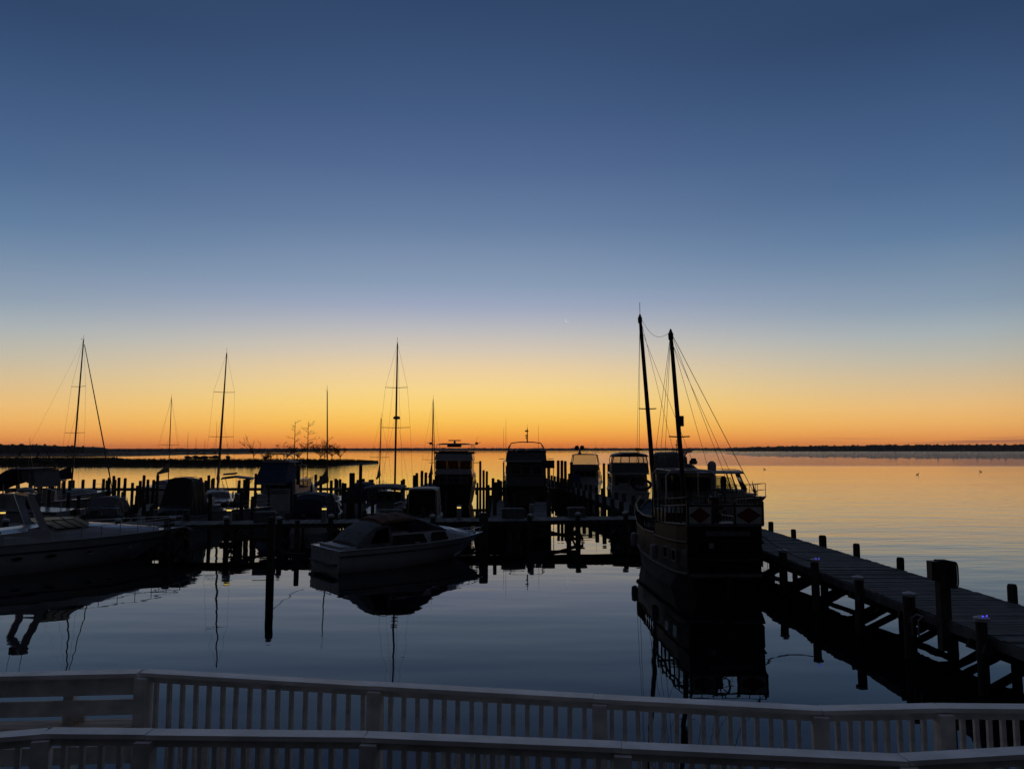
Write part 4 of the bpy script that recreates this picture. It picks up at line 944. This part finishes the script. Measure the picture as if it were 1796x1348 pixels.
def shore():
    W = lambda px, y: on_z(px, y, 0)
    def L2(px, D): return (XX(px, D), D)
    # near marsh spit with its tapering tip
    land('marsh', [L2(-500,214), L2(0,226), L2(200,224), L2(420,224), L2(560,238), L2(620,252), L2(655,268), L2(668,282), L2(655,300), L2(600,316), L2(540,322), L2(400,326), L2(250,330), L2(210,420), L2(-500,420)], .45)
    land('far_marsh', [L2(-600,520), L2(140,540), L2(260,620), L2(330,760), L2(440,900), L2(520,1150), L2(430,1400), L2(-600,1500)], .6)
    # marsh grass: upright blades over the spit
    r2 = random.Random(11); g = MB()
    def blade(px, D, h):
        x = XX(px, D); w = .05+.14*r2.random(); dx = r2.uniform(-.25,.25); s = .4
        g.add([(x-w, D, s-.1), (x+w, D+.05, s-.1), (x+dx+w*.3, D+.1, s+h), (x+dx-w*.3, D, s+h*.97)], [(0,1,2,3)])
    for k in range(15000):
        px = r2.uniform(-420, 664)
        t1 = max(0, (px-560)/100); lo = 226+56*min(1, t1)**1.2; hi = 330-40*min(1, t1) if px > 210 else 415
        D = lo+(hi-lo)*r2.random()**1.5
        blade(px, D, r2.uniform(.5, 1.15)*(1-.55*max(0, (px-610)/54)))
    for k in range(3500):
        px = r2.uniform(-420, 430); D = r2.uniform(545, 900)
        if px > 140 + (D-540)*.8: continue
        blade(px, D, r2.uniform(.8, 2.0))
    tag(g.build('marsh_grass', 'leaf'), 'tall dark reeds covering the marsh spit', 'reeds', None, 'stuff')
    # woods on the shores
    def line(D, stops): return [(XX(px, D), D, max(.5, ZZ(y, D))) for px, y in stops]
    tree_line('left_wood', 'dark wood on the left shore behind the marsh', line(900, [(-420,774),(0,777),(20,778),(60,780),(100,781),(118,782),(128,785)]), .8, 1.06, 3.4, 90, 3)
    tree_line('left_low_wood', 'low scrub along the left shore beyond the woods', line(1700, [(80,787),(200,787.5),(330,787),(480,787.5),(540,788.5)]), .6, 1.2, 6, 120, 4)
    tree_line('far_wood', 'thin line of woods on the far shore across the water', line(4200, [(-400,785.5),(200,786),(420,785.5),(640,785.3),(760,784.6),(900,785.4),(1010,785.2),(1200,785),(1330,784.6),(1500,785)]), .75, 1.05, 22, 200, 5)
    tree_line('right_wood', 'darker wooded headland rising along the right shore', line(2100, [(1296,786.5),(1316,783.5),(1340,782.6),(1360,782.2),(1420,781),(1500,780),(1580,779),(1660,778.6),(1720,778.3),(1796,778.2),(2300,777)]), .86, 1.05, 7.5, 160, 6)
    for D, a, b, nm in ((4190, -700, 2200, 'far_shore'), (2090, 1290, 2700, 'right_shore'), (890, -700, 130, 'left_shore')):
        land(nm, [(XX(a,D), D-6), (XX(b,D), D-6), (XX(b,D), D+400), (XX(a,D), D+400)], 1.2)
    # trees on the spit
    bare_tree(447, 285, 803, 767, 'bare forked tree standing alone on the marsh left of the blue cruiser', 21, .45, 'fork')
    bare_tree(518, 300, 805, 738, 'tall bare tree with thin side branches, left of the two tallest on the marsh', 22, .75)
    bare_tree(541, 305, 805, 739, 'tall bare tree with one long low branch, right of the two tallest on the marsh', 33, .8)
    for i, (px, ty, sd, lv, lb) in enumerate(((505,773,41,330,'low leafy shrub behind the blue cruiser canopy on the marsh'), (524,774,42,260,'small leafy shrub at the foot of the left tall bare tree'),
            (563,770,43,520,'leafy bush close left of the thin unrigged mast'), (571,774,48,300,'narrow leafy shrub directly behind the thin unrigged mast'), (584,772,44,520,'leafy bush close right of the thin unrigged mast'), (598,777,45,420,'rightmost leafy shrub of the clump on the marsh'))):
        bare_tree(px, 300+4*i, 805, ty, lb, sd, .75, 'shrub', lv)
    bare_tree(468, 260, 805, 793, 'small dark bush beside the left edge of the blue cruiser canopy', 46, .6, 'shrub', 420)
def water():
    s = 14000
    o = MB().add([(-s,-200,0),(s,-200,0),(s,2*s,0),(-s,2*s,0)], [(0,1,2,3)]).build('water', 'white')
    m = bpy.data.materials.new('water'); m.use_nodes = True; nt = m.node_tree; N = nt.nodes; Lk = nt.links; b = N['Principled BSDF']
    b.inputs['Base Color'].default_value = (.003,.005,.007,1); b.inputs['Roughness'].default_value = .012; b.inputs['IOR'].default_value = 1.333
    tc = N.new('ShaderNodeTexCoord')
    def mp(sc, rot=0):
        n = N.new('ShaderNodeMapping'); n.inputs['Scale'].default_value = sc; n.inputs['Rotation'].default_value = (0,0,rot); Lk.new(tc.outputs['Object'], n.inputs['Vector']); return n.outputs[0]
    def noise(v, scale, det=2, rough=.5, dist=0):
        n = N.new('ShaderNodeTexNoise'); n.inputs['Scale'].default_value = scale; n.inputs['Detail'].default_value = det; n.inputs['Roughness'].default_value = rough; n.inputs['Distortion'].default_value = dist
        Lk.new(v, n.inputs['Vector']); return n.outputs['Fac']
    def ma(op, a, b=None, c=None):
        n = N.new('ShaderNodeMath'); n.operation = op
        for i, x in enumerate((a, b, c)):
            if x is None: continue
            if isinstance(x, (int, float)): n.inputs[i].default_value = x
            else: Lk.new(x, n.inputs[i])
        return n.outputs[0]
    def sstep(x, a, c, lo=0., hi=1.):
        n = N.new('ShaderNodeMapRange'); n.interpolation_type = 'SMOOTHSTEP'
        for k, v in (('From Min',a),('From Max',c),('To Min',lo),('To Max',hi)): n.inputs[k].default_value = v
        Lk.new(x, n.inputs['Value']); return n.outputs['Result']
    sep = N.new('ShaderNodeSeparateXYZ'); Lk.new(tc.outputs['Object'], sep.inputs[0])
    X, Y = sep.outputs['X'], sep.outputs['Y']
    swell = ma('MULTIPLY', noise(mp((.30,1,1), R(9)), .42, 2, .4), ma('ADD', .55, noise(mp((.5,1,1), R(20)), .09, 2)))                   # long lazy undulations in the basin
    chop = noise(mp((.30,1,1), R(-4)), 1.9, 3, .5)
    fine = noise(mp((.22,1,1), R(3)), 5.5, 2)
    patch = noise(mp((.25,1,1), R(8)), .035, 3)                  # cat's-paws
    openw = ma('MULTIPLY', sstep(ma('ADD', X, ma('MULTIPLY', Y, -.30)), -6, 6), sstep(Y, 24, 44))   # outside the pier
    breeze = sstep(ma('ADD', Y, ma('MULTIPLY', X, .05)), 225, 262)
    right = sstep(ma('DIVIDE', X, ma('MAXIMUM', Y, 1)), -.05, .5)
    a1 = ma('MULTIPLY', swell, ma('ADD', .019, ma('MULTIPLY', openw, .022)))
    farw = sstep(Y, 70, 210)
    a2 = ma('MULTIPLY', chop, ma('ADD', .0009, ma('MULTIPLY', ma('MAXIMUM', openw, farw), ma('MULTIPLY', patch, .040))))
    a3 = ma('MULTIPLY', fine, ma('ADD', .00012, ma('MULTIPLY', breeze, ma('MULTIPLY', right, .20))))
    h = ma('ADD', ma('ADD', a1, a2), a3)
    bp = N.new('ShaderNodeBump'); bp.inputs['Strength'].default_value = 1; bp.inputs['Distance'].default_value = 1
    Lk.new(h, bp.inputs['Height']); Lk.new(bp.outputs[0], b.inputs['Normal'])
    o.data.materials.clear(); o.data.materials.append(m); structure(o)

# ================================================================== the boardwalk and its railings in the foreground
ZR, ZF = 3.0, 1.93
def railing(label, pix, post_px, name='boardwalk_railing', pitches=(.135,), ends=True):
    """runs through the pixels pix, all at cap height; posts at the given pixels"""
    P = [on_z(px, py, ZR) for px, py in pix]
    t = thing(name, label, 'railing', (P[0].x, P[0].y, ZF), 0); o = Vector((P[0].x, P[0].y, ZF)); Q = [p-o for p in P]
    H = ZR-ZF
    def at_px(px):
        for i in range(len(pix)-1):
            if pix[i][0] <= px <= pix[i+1][0] or i == len(pix)-2:
                lo, hi = 0., 1.
                for _ in range(40):
                    md = (lo+hi)/2; p = P[i].lerp(P[i+1], md); q = 898+FPX*p.x/(p.y*math.cos(PITCH)+(p.z-CAM_H)*math.sin(PITCH))
                    if q < px: lo = md
                    else: hi = md
                return i, lo, Q[i].lerp(Q[i+1], lo)
    for i in range(len(Q)-1):
        a, b = Q[i], Q[i+1]; d = (b-a).normalized(); n = Vector((-d.y, d.x, 0))
        e0 = d*.0; 
        cuts = sorted([0.] + [f for (k, f) in [at_px(px)[:2] for px in post_px] if k == i and .04 < f < .96] + [1.])
        for f0, f1 in zip(cuts[:-1], cuts[1:]):
            z0, z1 = rnd.uniform(-.003,.003), rnd.uniform(-.003,.003)
            MB().bar(a.lerp(b, f0)+d*.0015+n*(.03+rnd.uniform(-.003,.003))+Vector((0,0,-.016+z0)), a.lerp(b, f1)-d*.0015+n*(.03+rnd.uniform(-.003,.003))+Vector((0,0,-.016+z1)), .13, .032).build('top_rail', 'rail_wood', t)
        MB().bar(a+n*.03+Vector((0,0,-.064)), b+n*.03+Vector((0,0,-.064)), .038, .064).build('sub_rail', 'rail', t)
        MB().bar(a+n*.03+Vector((0,0,-.93)), b+n*.03+Vector((0,0,-.93)), .038, .09).build('bottom_rail', 'rail', t)
    pst = []
    for px in post_px:
        i, f, p = at_px(px); d = (Q[i+1]-Q[i]).normalized(); n = Vector((-d.y, d.x, 0)); ang = math.atan2(d.y, d.x)
        c = p-n*.02; MB().box((c.x, c.y, (H-.042)/2-.15), (.115,.115,H-.042+.3), ang).build('post', 'rail', t); pst.append(c)
    s = 0; k = 0; tot = sum((Q[i+1]-Q[i]).length for i in range(len(Q)-1)); proto = None
    acc = 0
    for i in range(len(Q)-1):
        a, b = Q[i], Q[i+1]; L = (b-a).length; d = (b-a)/L; n = Vector((-d.y, d.x, 0)); ang = math.atan2(d.y, d.x)
        while s < acc+L:
            c = a+d*(s-acc)+n*.03; s += pitches[min(i, len(pitches)-1)]
            if min((c-q).length for q in pst) < .10: continue
            if proto is None: proto = MB().box((0,0,-.50), (.034,.034,.87)).build('baluster', 'rail', t); q = proto
            else: q = proto.copy(); col.objects.link(q); q.parent = t
            q.location = (c.x, c.y, H+rnd.uniform(-.005,.005)); q.rotation_euler = (rnd.gauss(0,.006), rnd.gauss(0,.006), ang+rnd.gauss(0,.05))
        acc += L; s = max(s, acc)
    return t
def plank_railing():
    P = [on_z(px, py, ZR) for px, py in ((-260,1189),(0,1184),(243,1178))]
    o = Vector((P[2].x, P[2].y, ZF)); Q = [p-o for p in P]; H = ZR-ZF
    t = thing('plank_railing', 'railing of wide horizontal boards at the lower left corner of the boardwalk', 'railing', tuple(o))
    a, b = Q[0], Q[2]; d = (b-a).normalized(); n = Vector((-d.y, d.x, 0)); ang = math.atan2(d.y, d.x)
    b = b - d*.0
    MB().bar(a+n*.03-Vector((0,0,.019)), b+n*.03-Vector((0,0,.019)), .145, .038).build('top_rail', 'rail_wood', t)
    for z0, z1 in ((-.045,-.20),(-.24,-.375)):
        MB().bar(a+n*.03+Vector((0,0,(z0+z1)/2)), b+n*.03+Vector((0,0,(z0+z1)/2)), .03, z0-z1).build('board', 'rail', t)
    MB().bar(a+n*.02+Vector((0,0,-.465)), b+n*.02+Vector((0,0,-.465)), .24, .04).build('shelf_board', 'kick', t)
    MB().bar(a+n*.03+Vector((0,0,-.72)), b+n*.03+Vector((0,0,-.72)), .03, .15).build('board', 'rail', t)
    for q in (.515, .03):
        c = b-d*(q*(b-a).length if q > .1 else -.02); c = b - d*(.62 if q > .1 else 2.2)
        c += n*.085; MB().box((c.x, c.y, H/2-.14), (.085,.085,H-.10), ang).build('post', 'rail', t)
        MB().box((c.x+d.x*.09, c.y+d.y*.09, H-.41), (.10,.05,.05), ang).build('bracket', 'rail', t)
    return t
def boardwalk():
    pts = [on_z(px, py, ZR) for px, py in ((-700,1192),(255,1177),(655,1200),(1440,1243),(1650,1239),(2300,1246))]
    front = [Vector((p.x, p.y, 0)) + Vector((0, .12, 0)) for p in pts]
    back = [Vector((p.x*.72, p.y-2.0, 0)) for p in pts]
    m = MB()
    for i in range(len(pts)-1):
        L = max((front[i+1]-front[i]).length, .1); n = max(1, int(L/.145))
        for k in range(n):
            f0, f1 = k/n, (k+.93)/n
            q = [front[i].lerp(front[i+1], f0), front[i].lerp(front[i+1], f1), back[i].lerp(back[i+1], f1), back[i].lerp(back[i+1], f0)]
            m.extrude([Vector((v.x, v.y, ZF-.16)) for v in q], (0,0,.04))
    o = m.build('boardwalk', 'deck'); structure(o)
    return o
# ================================================================== assemble the harbour
water(); shore(); boardwalk()
plank_railing()
railing('white railing of square balusters farther from the camera, across the water side of the boardwalk', [(249,1177),(655,1200),(1040,1221.5),(1440,1243),(1650,1239),(2050,1243)], [255,660,1052,1437,1652,1900], pitches=(.131,.118,.103,.099,.103))
railing('white railing of square balusters nearest the camera, along the bottom edge of the view', [(-330,1319),(78,1283),(258,1285),(640,1289),(1090,1308),(1590,1330),(2150,1297)], [-150,76,258,650,1092,1590,1900], pitches=(.150,.134,.104,.104,.104,.106))
near_pier(); power_post()

# cross dock from the far left to the pier
A = Vector((-26, 37.85)); Bq = Vector((9.3, 42.45)); dl = (Bq-A).length
bents = [1.0+2.62*k for k in range(13)]
cross = dock('cross_dock', 'low timber dock crossing the marina from the left boats to the pirate ship', A, Bq, 2.2, 1.18, bents, bents, 1.55, True, True, 'dock')
for k in range(0, 12, 2):
    a, b = bents[k], bents[k+1]
    for dy in (-.24,): MB().bar((a, dy, .88), (b, dy, .15), .06, .16).build('brace', 'beam', cross)
    MB().bar((a, -.24, .45), (b, -.24, .45), .06, .15).build('brace', 'beam', cross)
# second cross dock behind the boats
dock('back_dock', 'second timber dock behind the yachts, parallel to the cross dock', (-54, 74.5), (6.0, 76.5), 1.5, 1.18, [1.5+3.2*k for k in range(18)], [1.5+3.2*k for k in range(18)], 2.0, False, False, 'dock', r=.15)
# far pier carrying on towards the open water
fp = dock('far_pier', 'far timber pier crowded with pilings, running out behind the pirate ship', (9.2, 44.8), (4.4, 104), 1.9, 1.18, [1.2+2.7*k for k in range(21)], [1.0+2.7*k for k in range(22)], 1.75, False, False, 'pier', r=.16)
# finger docks reaching back from the cross dock
def finger(px, D0, D1, label, w=.9, px1=None):
    x0 = XX(px, D0); n = int((D1-D0)/3)
    dock('finger_dock', label, (x0, D0), (XX(px1 or px, D1), D1), w, 1.05, [1.2+3*k for k in range(n)], [1.2+3*k for k in range(n)], 1.6, False, True, 'dock', r=.13, group='finger docks between the moored boats')
finger(262, 41.5, 56, 'narrow finger dock left of the black-covered boat', px1=282)
finger(740, 43.6, 56, 'narrow finger dock right of the sailboat with the dodger', px1=752)
finger(886, 44, 60, 'narrow finger dock left of the tall motor yacht', px1=884)
finger(960, 44.4, 58, 'narrow finger dock right of the tall motor yacht', px1=958)

for px, D, lit, lb in ((14,38.5,True,'lit dock pedestal at the far left, above the white express cruiser'), (407,40.2,True,'lit dock pedestal in front of the deck boat with the bimini'), (572,41,True,'lit dock pedestal left of the cabin cruiser with the red roof'),
                       (806,42.0,True,'lit dock pedestal above the bow of the cabin cruiser with the red roof'), (932,42.8,False,'unlit dock pedestal in front of the tall motor yacht')):
    pedestal(lb, px, D, lit)

white_express_cruiser(); cuddy_cruiser(); pirate_ship()
trawler_yacht(); aft_deck_yacht(); twin_dome_yacht(); enclosed_bridge_yacht(); pulpit_yacht(); blue_bridge_cruiser()
bimini_boat(); sport_boat(); console_boat()
covered_boat('boat under a black square-topped cover, below the thin second mast', 316, 47, -90, 5.6, 2.35, 840, 'black', 'motorboat', motor=False)
covered_boat('small boat with a tan half-cabin left of the black-covered boat', 190, 48, -80, 5.2, 2.4, 874, 'tan', 'motorboat', motor=False)
covered_boat('dark covered boat beside the second lit dock pedestal, below the thin unrigged mast', 566, 49, 88, 6.5, 2.6, 864, 'navy', 'motorboat', motor=True)
covered_boat('dark boat with a flat hardtop left of the sundeck yacht', 750, 48.5, 90, 6.5, 2.0, 851, 'black', 'motorboat', flat=True)
covered_boat('low boat under a dark sloping cover beside the tall lone post', 648, 62, 75, 5.5, 2.2, 846, 'navy', 'motorboat', motor=False)

G = 'sailboats in the marina'
sailboat('leftmost sailboat with navy sail cover and a furled jib right of the mast', 131, 68, 70, 11, 3.4, 140, 596, [(678,.85),(759,1.2)], .06, 4.2, 'navy', False)
sailboat('thin-masted sailboat with one crosstree, second mast from the left', 299.5, 88, 88, 8.5, 2.7, 299.5, 698, [(780,1.15)], None, 2.6, 'black', mr=.055)
sailboat('sailboat with a thick furled jib leaning left of its mast, two crosstrees', 386, 66, 112, 10.5, 3.3, 394, 619, [(688,.85),(766,1.0)], .085, 3.0, 'gcanvas')
sailboat('small sailboat with a bare unrigged mast in front of the marsh shrubs', 577, 60, 80, 7, 2.4, 573, 686, [], None, 2.2, 'black', wires=False, mr=.06)
sailboat('sailboat with dodger and bimini seen from astern, a radar on its tall two-crosstree mast', 694, 55, 90, 10.5, 3.1, 695.5, 602, [(680,.80),(750,1.05)], None, 0, 'gcanvas', True, radar=735)
sailboat('sailboat with a short thin mast just left of the tall radar-carrying mast', 667, 74, 94, 8, 2.6, 668.5, 733, [(802,.9)], None, 2.4, 'navy', mr=.055)
sailboat('sailboat with a thin mast close left of the sundeck yacht', 758, 79, 90, 9, 2.9, 759.5, 700, [(806,1.0)], .05, 2.6, 'navy', mr=.055)
far = None
for px, D, ty, lb in ((331,430,758,'leftmost of the tiny distant masts beyond the marsh'), (345.5,445,768,'second from left of the tiny distant masts beyond the marsh'), (361,425,771,'third from left of the tiny distant masts beyond the marsh'),
                      (380.5,460,740,'tallest of the tiny distant masts, between mast and furled jib of a nearer sailboat'), (401,440,777,'shortest and rightmost of the tiny distant masts beyond the marsh')):
    sailboat(lb, px, D, rnd.uniform(0, 180), 6.5, 2.2, px, ty, [], None, 2.6, 'navy', mr=.10, wires=False, simple=True, hull='black', group='distant sailboats beyond the marsh')

# free-standing pilings
def row(items, D, where, group, r=.14):
    for i, (px, ty) in enumerate(items): mooring_piling(px, ty, D + rnd.uniform(-1, 1), '%s weathered piling from the left, %s' % (ORD[i], where), r, group)
row([(151,843),(170,840),(187,839),(196,837),(205,834),(214,837),(224,838),(237,846),(246,851),(256,833),(265,848),(273,841),(280,832)], 71, 'right of the navy sail cover', 'pilings left of the black-covered boat')
row([(343,840),(350,840),(355,837),(371,833),(378,838)], 70, 'right of the black-covered boat', 'pilings right of the black-covered boat')
row([(463,836),(524,841),(529,838),(538,836),(545,838),(557,832),(565,834)], 69, 'around the blue-canvas flybridge cruiser', 'pilings around the blue flybridge cruiser')
row([(584,842),(592,839),(608,847),(629,841),(639,839)], 68, 'between unrigged mast and dodger sailboat', 'pilings left of the dodger sailboat')
row([(728,833),(733,829),(741,825),(747,828),(755,829)], 70, 'between dodger sailboat and sundeck yacht', 'pilings left of the sundeck yacht')
row([(865,838),(869,845),(878,843),(885,843)], 67, 'close left of the tall motor yacht', 'pilings left of the tall motor yacht')
row([(978,807),(984.5,807),(991.5,808),(1001,810)], 74, 'tall, right of the square board', 'tall poles beyond the square board', .15)
row([(984,827),(997,830),(1058,812),(1066,813)], 80, 'short, by the twin-dome yacht', 'pilings by the twin-dome yacht')
row([(100,838),(110,836),(119,840),(60,846),(74,850),(128,842)], 66, 'beneath the navy sail cover', 'pilings under the navy sail cover')
row([(244,868),(258,874),(374,866),(428,862),(447,870),(520,866),(612,870),(656,868),(718,866),(782,864),(868,862),(903,866)], 47, 'just behind the cross dock', 'pilings behind the cross dock', .12)
row([(437,848),(476,852),(515,846),(548,850),(603,846),(663,852),(708,848),(726,854),(764,850),(838,846),(858,850),(873,848)], 57, 'slender, amid the moored boats', 'slender posts amid the moored boats', .085)
row([(66,862),(92,858),(128,864),(147,868),(222,862)], 52, 'short, behind the white express cruiser', 'pilings behind the white express cruiser', .13)
row([(843,808),(849,824),(853.5,826)], 58, 'bare pole right of the sundeck yacht', 'three bare poles', .095)
mooring_piling(451, 830, 55, 'slender tall post right of the deck boat with the bimini', .10, 'tall single posts')
mooring_piling(436, 836, 52, 'stout tall post at the right end of the deck boat with the bimini', .17, 'tall single posts')
mooring_piling(633, 814, 57, 'tall post standing apart left of the dodger sailboat', .13, 'tall single posts')
mooring_piling(621, 829, 52, 'thick post left of the tall post near the dodger sailboat', .20, 'tall single posts')
mooring_piling(481, 906, 30, 'lone thick piling standing in open water in front of the cross dock', .155, 'pilings in the open basin', (0,0))
mooring_piling(849, 899, 39.2, 'thick piling at the bow of the cabin cruiser with the red roof', .24, 'pilings in the open basin', (.04,0))
mooring_piling(642, 894, 37.4, 'short piling right behind the red canvas roof of the cabin cruiser', .12, 'pilings in the open basin', (0,0))
mooring_piling(526, 912, 37.6, 'pale-edged piling left of the cabin cruiser stern', .13, 'pilings in the open basin', (0,0))
mooring_piling(301, 914, 36.4, 'piling beside the bow of the white express cruiser', .17, 'pilings in the open basin', (0,0))

# dark square board on posts right of the tall motor yacht
bt = thing('post_board', 'dark square board on two posts right of the tall motor yacht', 'board', (XX(961, 60), 60, 0))
MB().box((0,0,3.85),(1.0,.12,.62)).build('board', 'dark', bt)
for x, r in ((-.25,.07),(.12,.05),(.42,.03)): MB().tube([(x,.1,-1.5),(x,.1,3.7)], r, 8).build('post', 'pile', bt)
# dock boxes on the cross dock
def dock_box(px, D, w, label):
    t = thing('dock_box', label, 'storage box', (XX(px, D), D, 1.18), R(7), 'dock boxes on the cross dock')
    MB().loft([[Vector((a*w/2, b*.28, z)) for a, b in ((-1,-1),(1,-1),(1,1),(-1,1))] for z in (0,.42)]).build('body', 'gcanvas', t)
    MB().loft([[Vector((a*(w/2+.03)*k, b*.31*k, z)) for a, b in ((-1,-1),(1,-1),(1,1),(-1,1))] for z, k in ((.42,1),(.48,1),(.54,.85))]).build('lid', 'gcanvas', t)
for px, D, w, lb in ((470,40.9,1.1,'dock box behind the lone thick piling on the cross dock'), (688,42.2,1.2,'dock box behind the red canvas roof on the cross dock'), (900,43.2,1.3,'long dock box left of the unlit pedestal'), (1010,43.9,1.0,'dock box right of the unlit pedestal')): dock_box(px, D, w, lb)
# mooring lines
rope('bow line of the white express cruiser to the dock piling', (-16.4,36.6,1.25), (-14.0,39.2,1.4), .1)
rope('slack bow line of the red-roofed cabin cruiser to the thick piling', (-1.7,36.9,1.02), (XX(849,39.2),39.2,1.3), .08)
rope('stern line of the red-roofed cabin cruiser to the lone piling', (-8.6,31.9,.75), (XX(481,30)+.14,30.1,1.2), .12, .012)
rope('stern line of the pirate ship to the pier piling', (8.5,26.2,2.1), (9.66,24.3,1.45), .15, .018)
# water birds
def bird(px, py, label, rz):
    p = on_z(px, py, 0); t = thing('water_bird', label, 'bird', (p.x, p.y, 0), rz, 'birds floating on open water')
    b = MB(); rings = []
    for i in range(9):
        f = i/8; x = -.30+.58*f; w = .13*math.sin(math.pi*min(1, .08+f*.9))**.7; zc = .06+.07*(abs(f-.45)*1.6)**2
        rings.append([Vector((x, w*math.cos(a), zc+w*.75*math.sin(a))) for a in [2*math.pi*k/10 for k in range(10)]])
    b.loft(rings, True).tube([(.2,0,.1),(.27,0,.2),(.28,0,.3),(.31,0,.34)], [.06,.045,.04,.05], 8).ball((.31,0,.35), (.07,.055,.055), 8)
    b.build('body', 'duck', t); MB().loft([[Vector((.36,.025*a,.345+.015*c)) for a, c in ((-1,-1),(1,-1),(1,1),(-1,1))], [Vector((.46,.012*a,.33+.005*c)) for a, c in ((-1,-1),(1,-1),(1,1),(-1,1))]]).build('beak', 'dark', t)
bird(1341, 823, 'small dark bird floating nearest the yacht bow rail', R(170)); bird(1609, 832, 'small dark bird floating in the middle of the right-hand water', R(10)); bird(1720, 827, 'small dark bird floating farthest right', R(190))

# thin crescent moon
def moon():
    D = 12000; d = ray(997, 559.5).normalized()*D; c = Vector((0,0,CAM_H))+d; r = D*math.tan(R(.26))
    ux = Vector((1,0,0)); uz = d.normalized().cross(ux)*-1; uz = -uz if uz.z < 0 else uz
    a0 = R(225); out = []; n = 20
    for k in range(n+1):
        t = a0 - R(75) + R(150)*k/n; out.append(c + (ux*math.cos(t)+uz*math.sin(t))*r)
    inn = []
    m = (ux*math.cos(a0)+uz*math.sin(a0))
    for k in range(n+1):
        t = a0 - R(75) + R(150)*k/n; p = (ux*math.cos(t)+uz*math.sin(t))*r
        al = p.dot(m); q = p - m*al; inn.append(c + q + m*(al - .16*r*math.sin(math.pi*k/n)))
    o = MB()
    n2 = d.normalized()*r*.2
    for k in range(n): o.extrude([out[k], out[k+1], inn[k+1]+m*1e-3, inn[k]+m*1e-3], n2)
    mo = o.build('crescent_moon', lamp_mat('moonlight', (.78,.82,.92), .80)); tag(mo, 'faint thin crescent moon in the blue-grey sky left of the pirate ship masts', 'moon')
moon()

# ------------------------------------------------------------------ morning haze over the water
def haze():
    o = MB().box((0, 1900, 14), (9000, 6400, 32)).build('haze', 'white'); o.data.materials.clear()
    m = bpy.data.materials.new('morning haze'); m.use_nodes = True; nt = m.node_tree
    for n in list(nt.nodes): nt.nodes.remove(n)
    out = nt.nodes.new('ShaderNodeOutputMaterial'); v = nt.nodes.new('ShaderNodeVolumePrincipled')
    v.inputs['Color'].default_value = (.9,.88,.88,1); v.inputs['Density'].default_value = HAZE; v.inputs['Anisotropy'].default_value = .3
    nt.links.new(v.outputs[0], out.inputs['Volume']); o.data.materials.append(m)
    tag(o, 'thin morning haze lying over the whole water', 'haze', None, 'stuff')
HAZE = 7.5e-5
haze()

# ------------------------------------------------------------------ render settings
scene.view_settings.view_transform = 'Standard'; scene.view_settings.look = 'None'
scene.view_settings.exposure = 0; scene.view_settings.gamma = 1
scene.render.engine = 'CYCLES'
scene.cycles.max_bounces = 8; scene.cycles.transparent_max_bounces = 16; scene.cycles.glossy_bounces = 4
scene.cycles.sample_clamp_indirect = 4
scene.cycles.use_denoising = True; scene.cycles.denoiser = 'OPENIMAGEDENOISE'; scene.cycles.denoising_input_passes = 'RGB_ALBEDO_NORMAL'
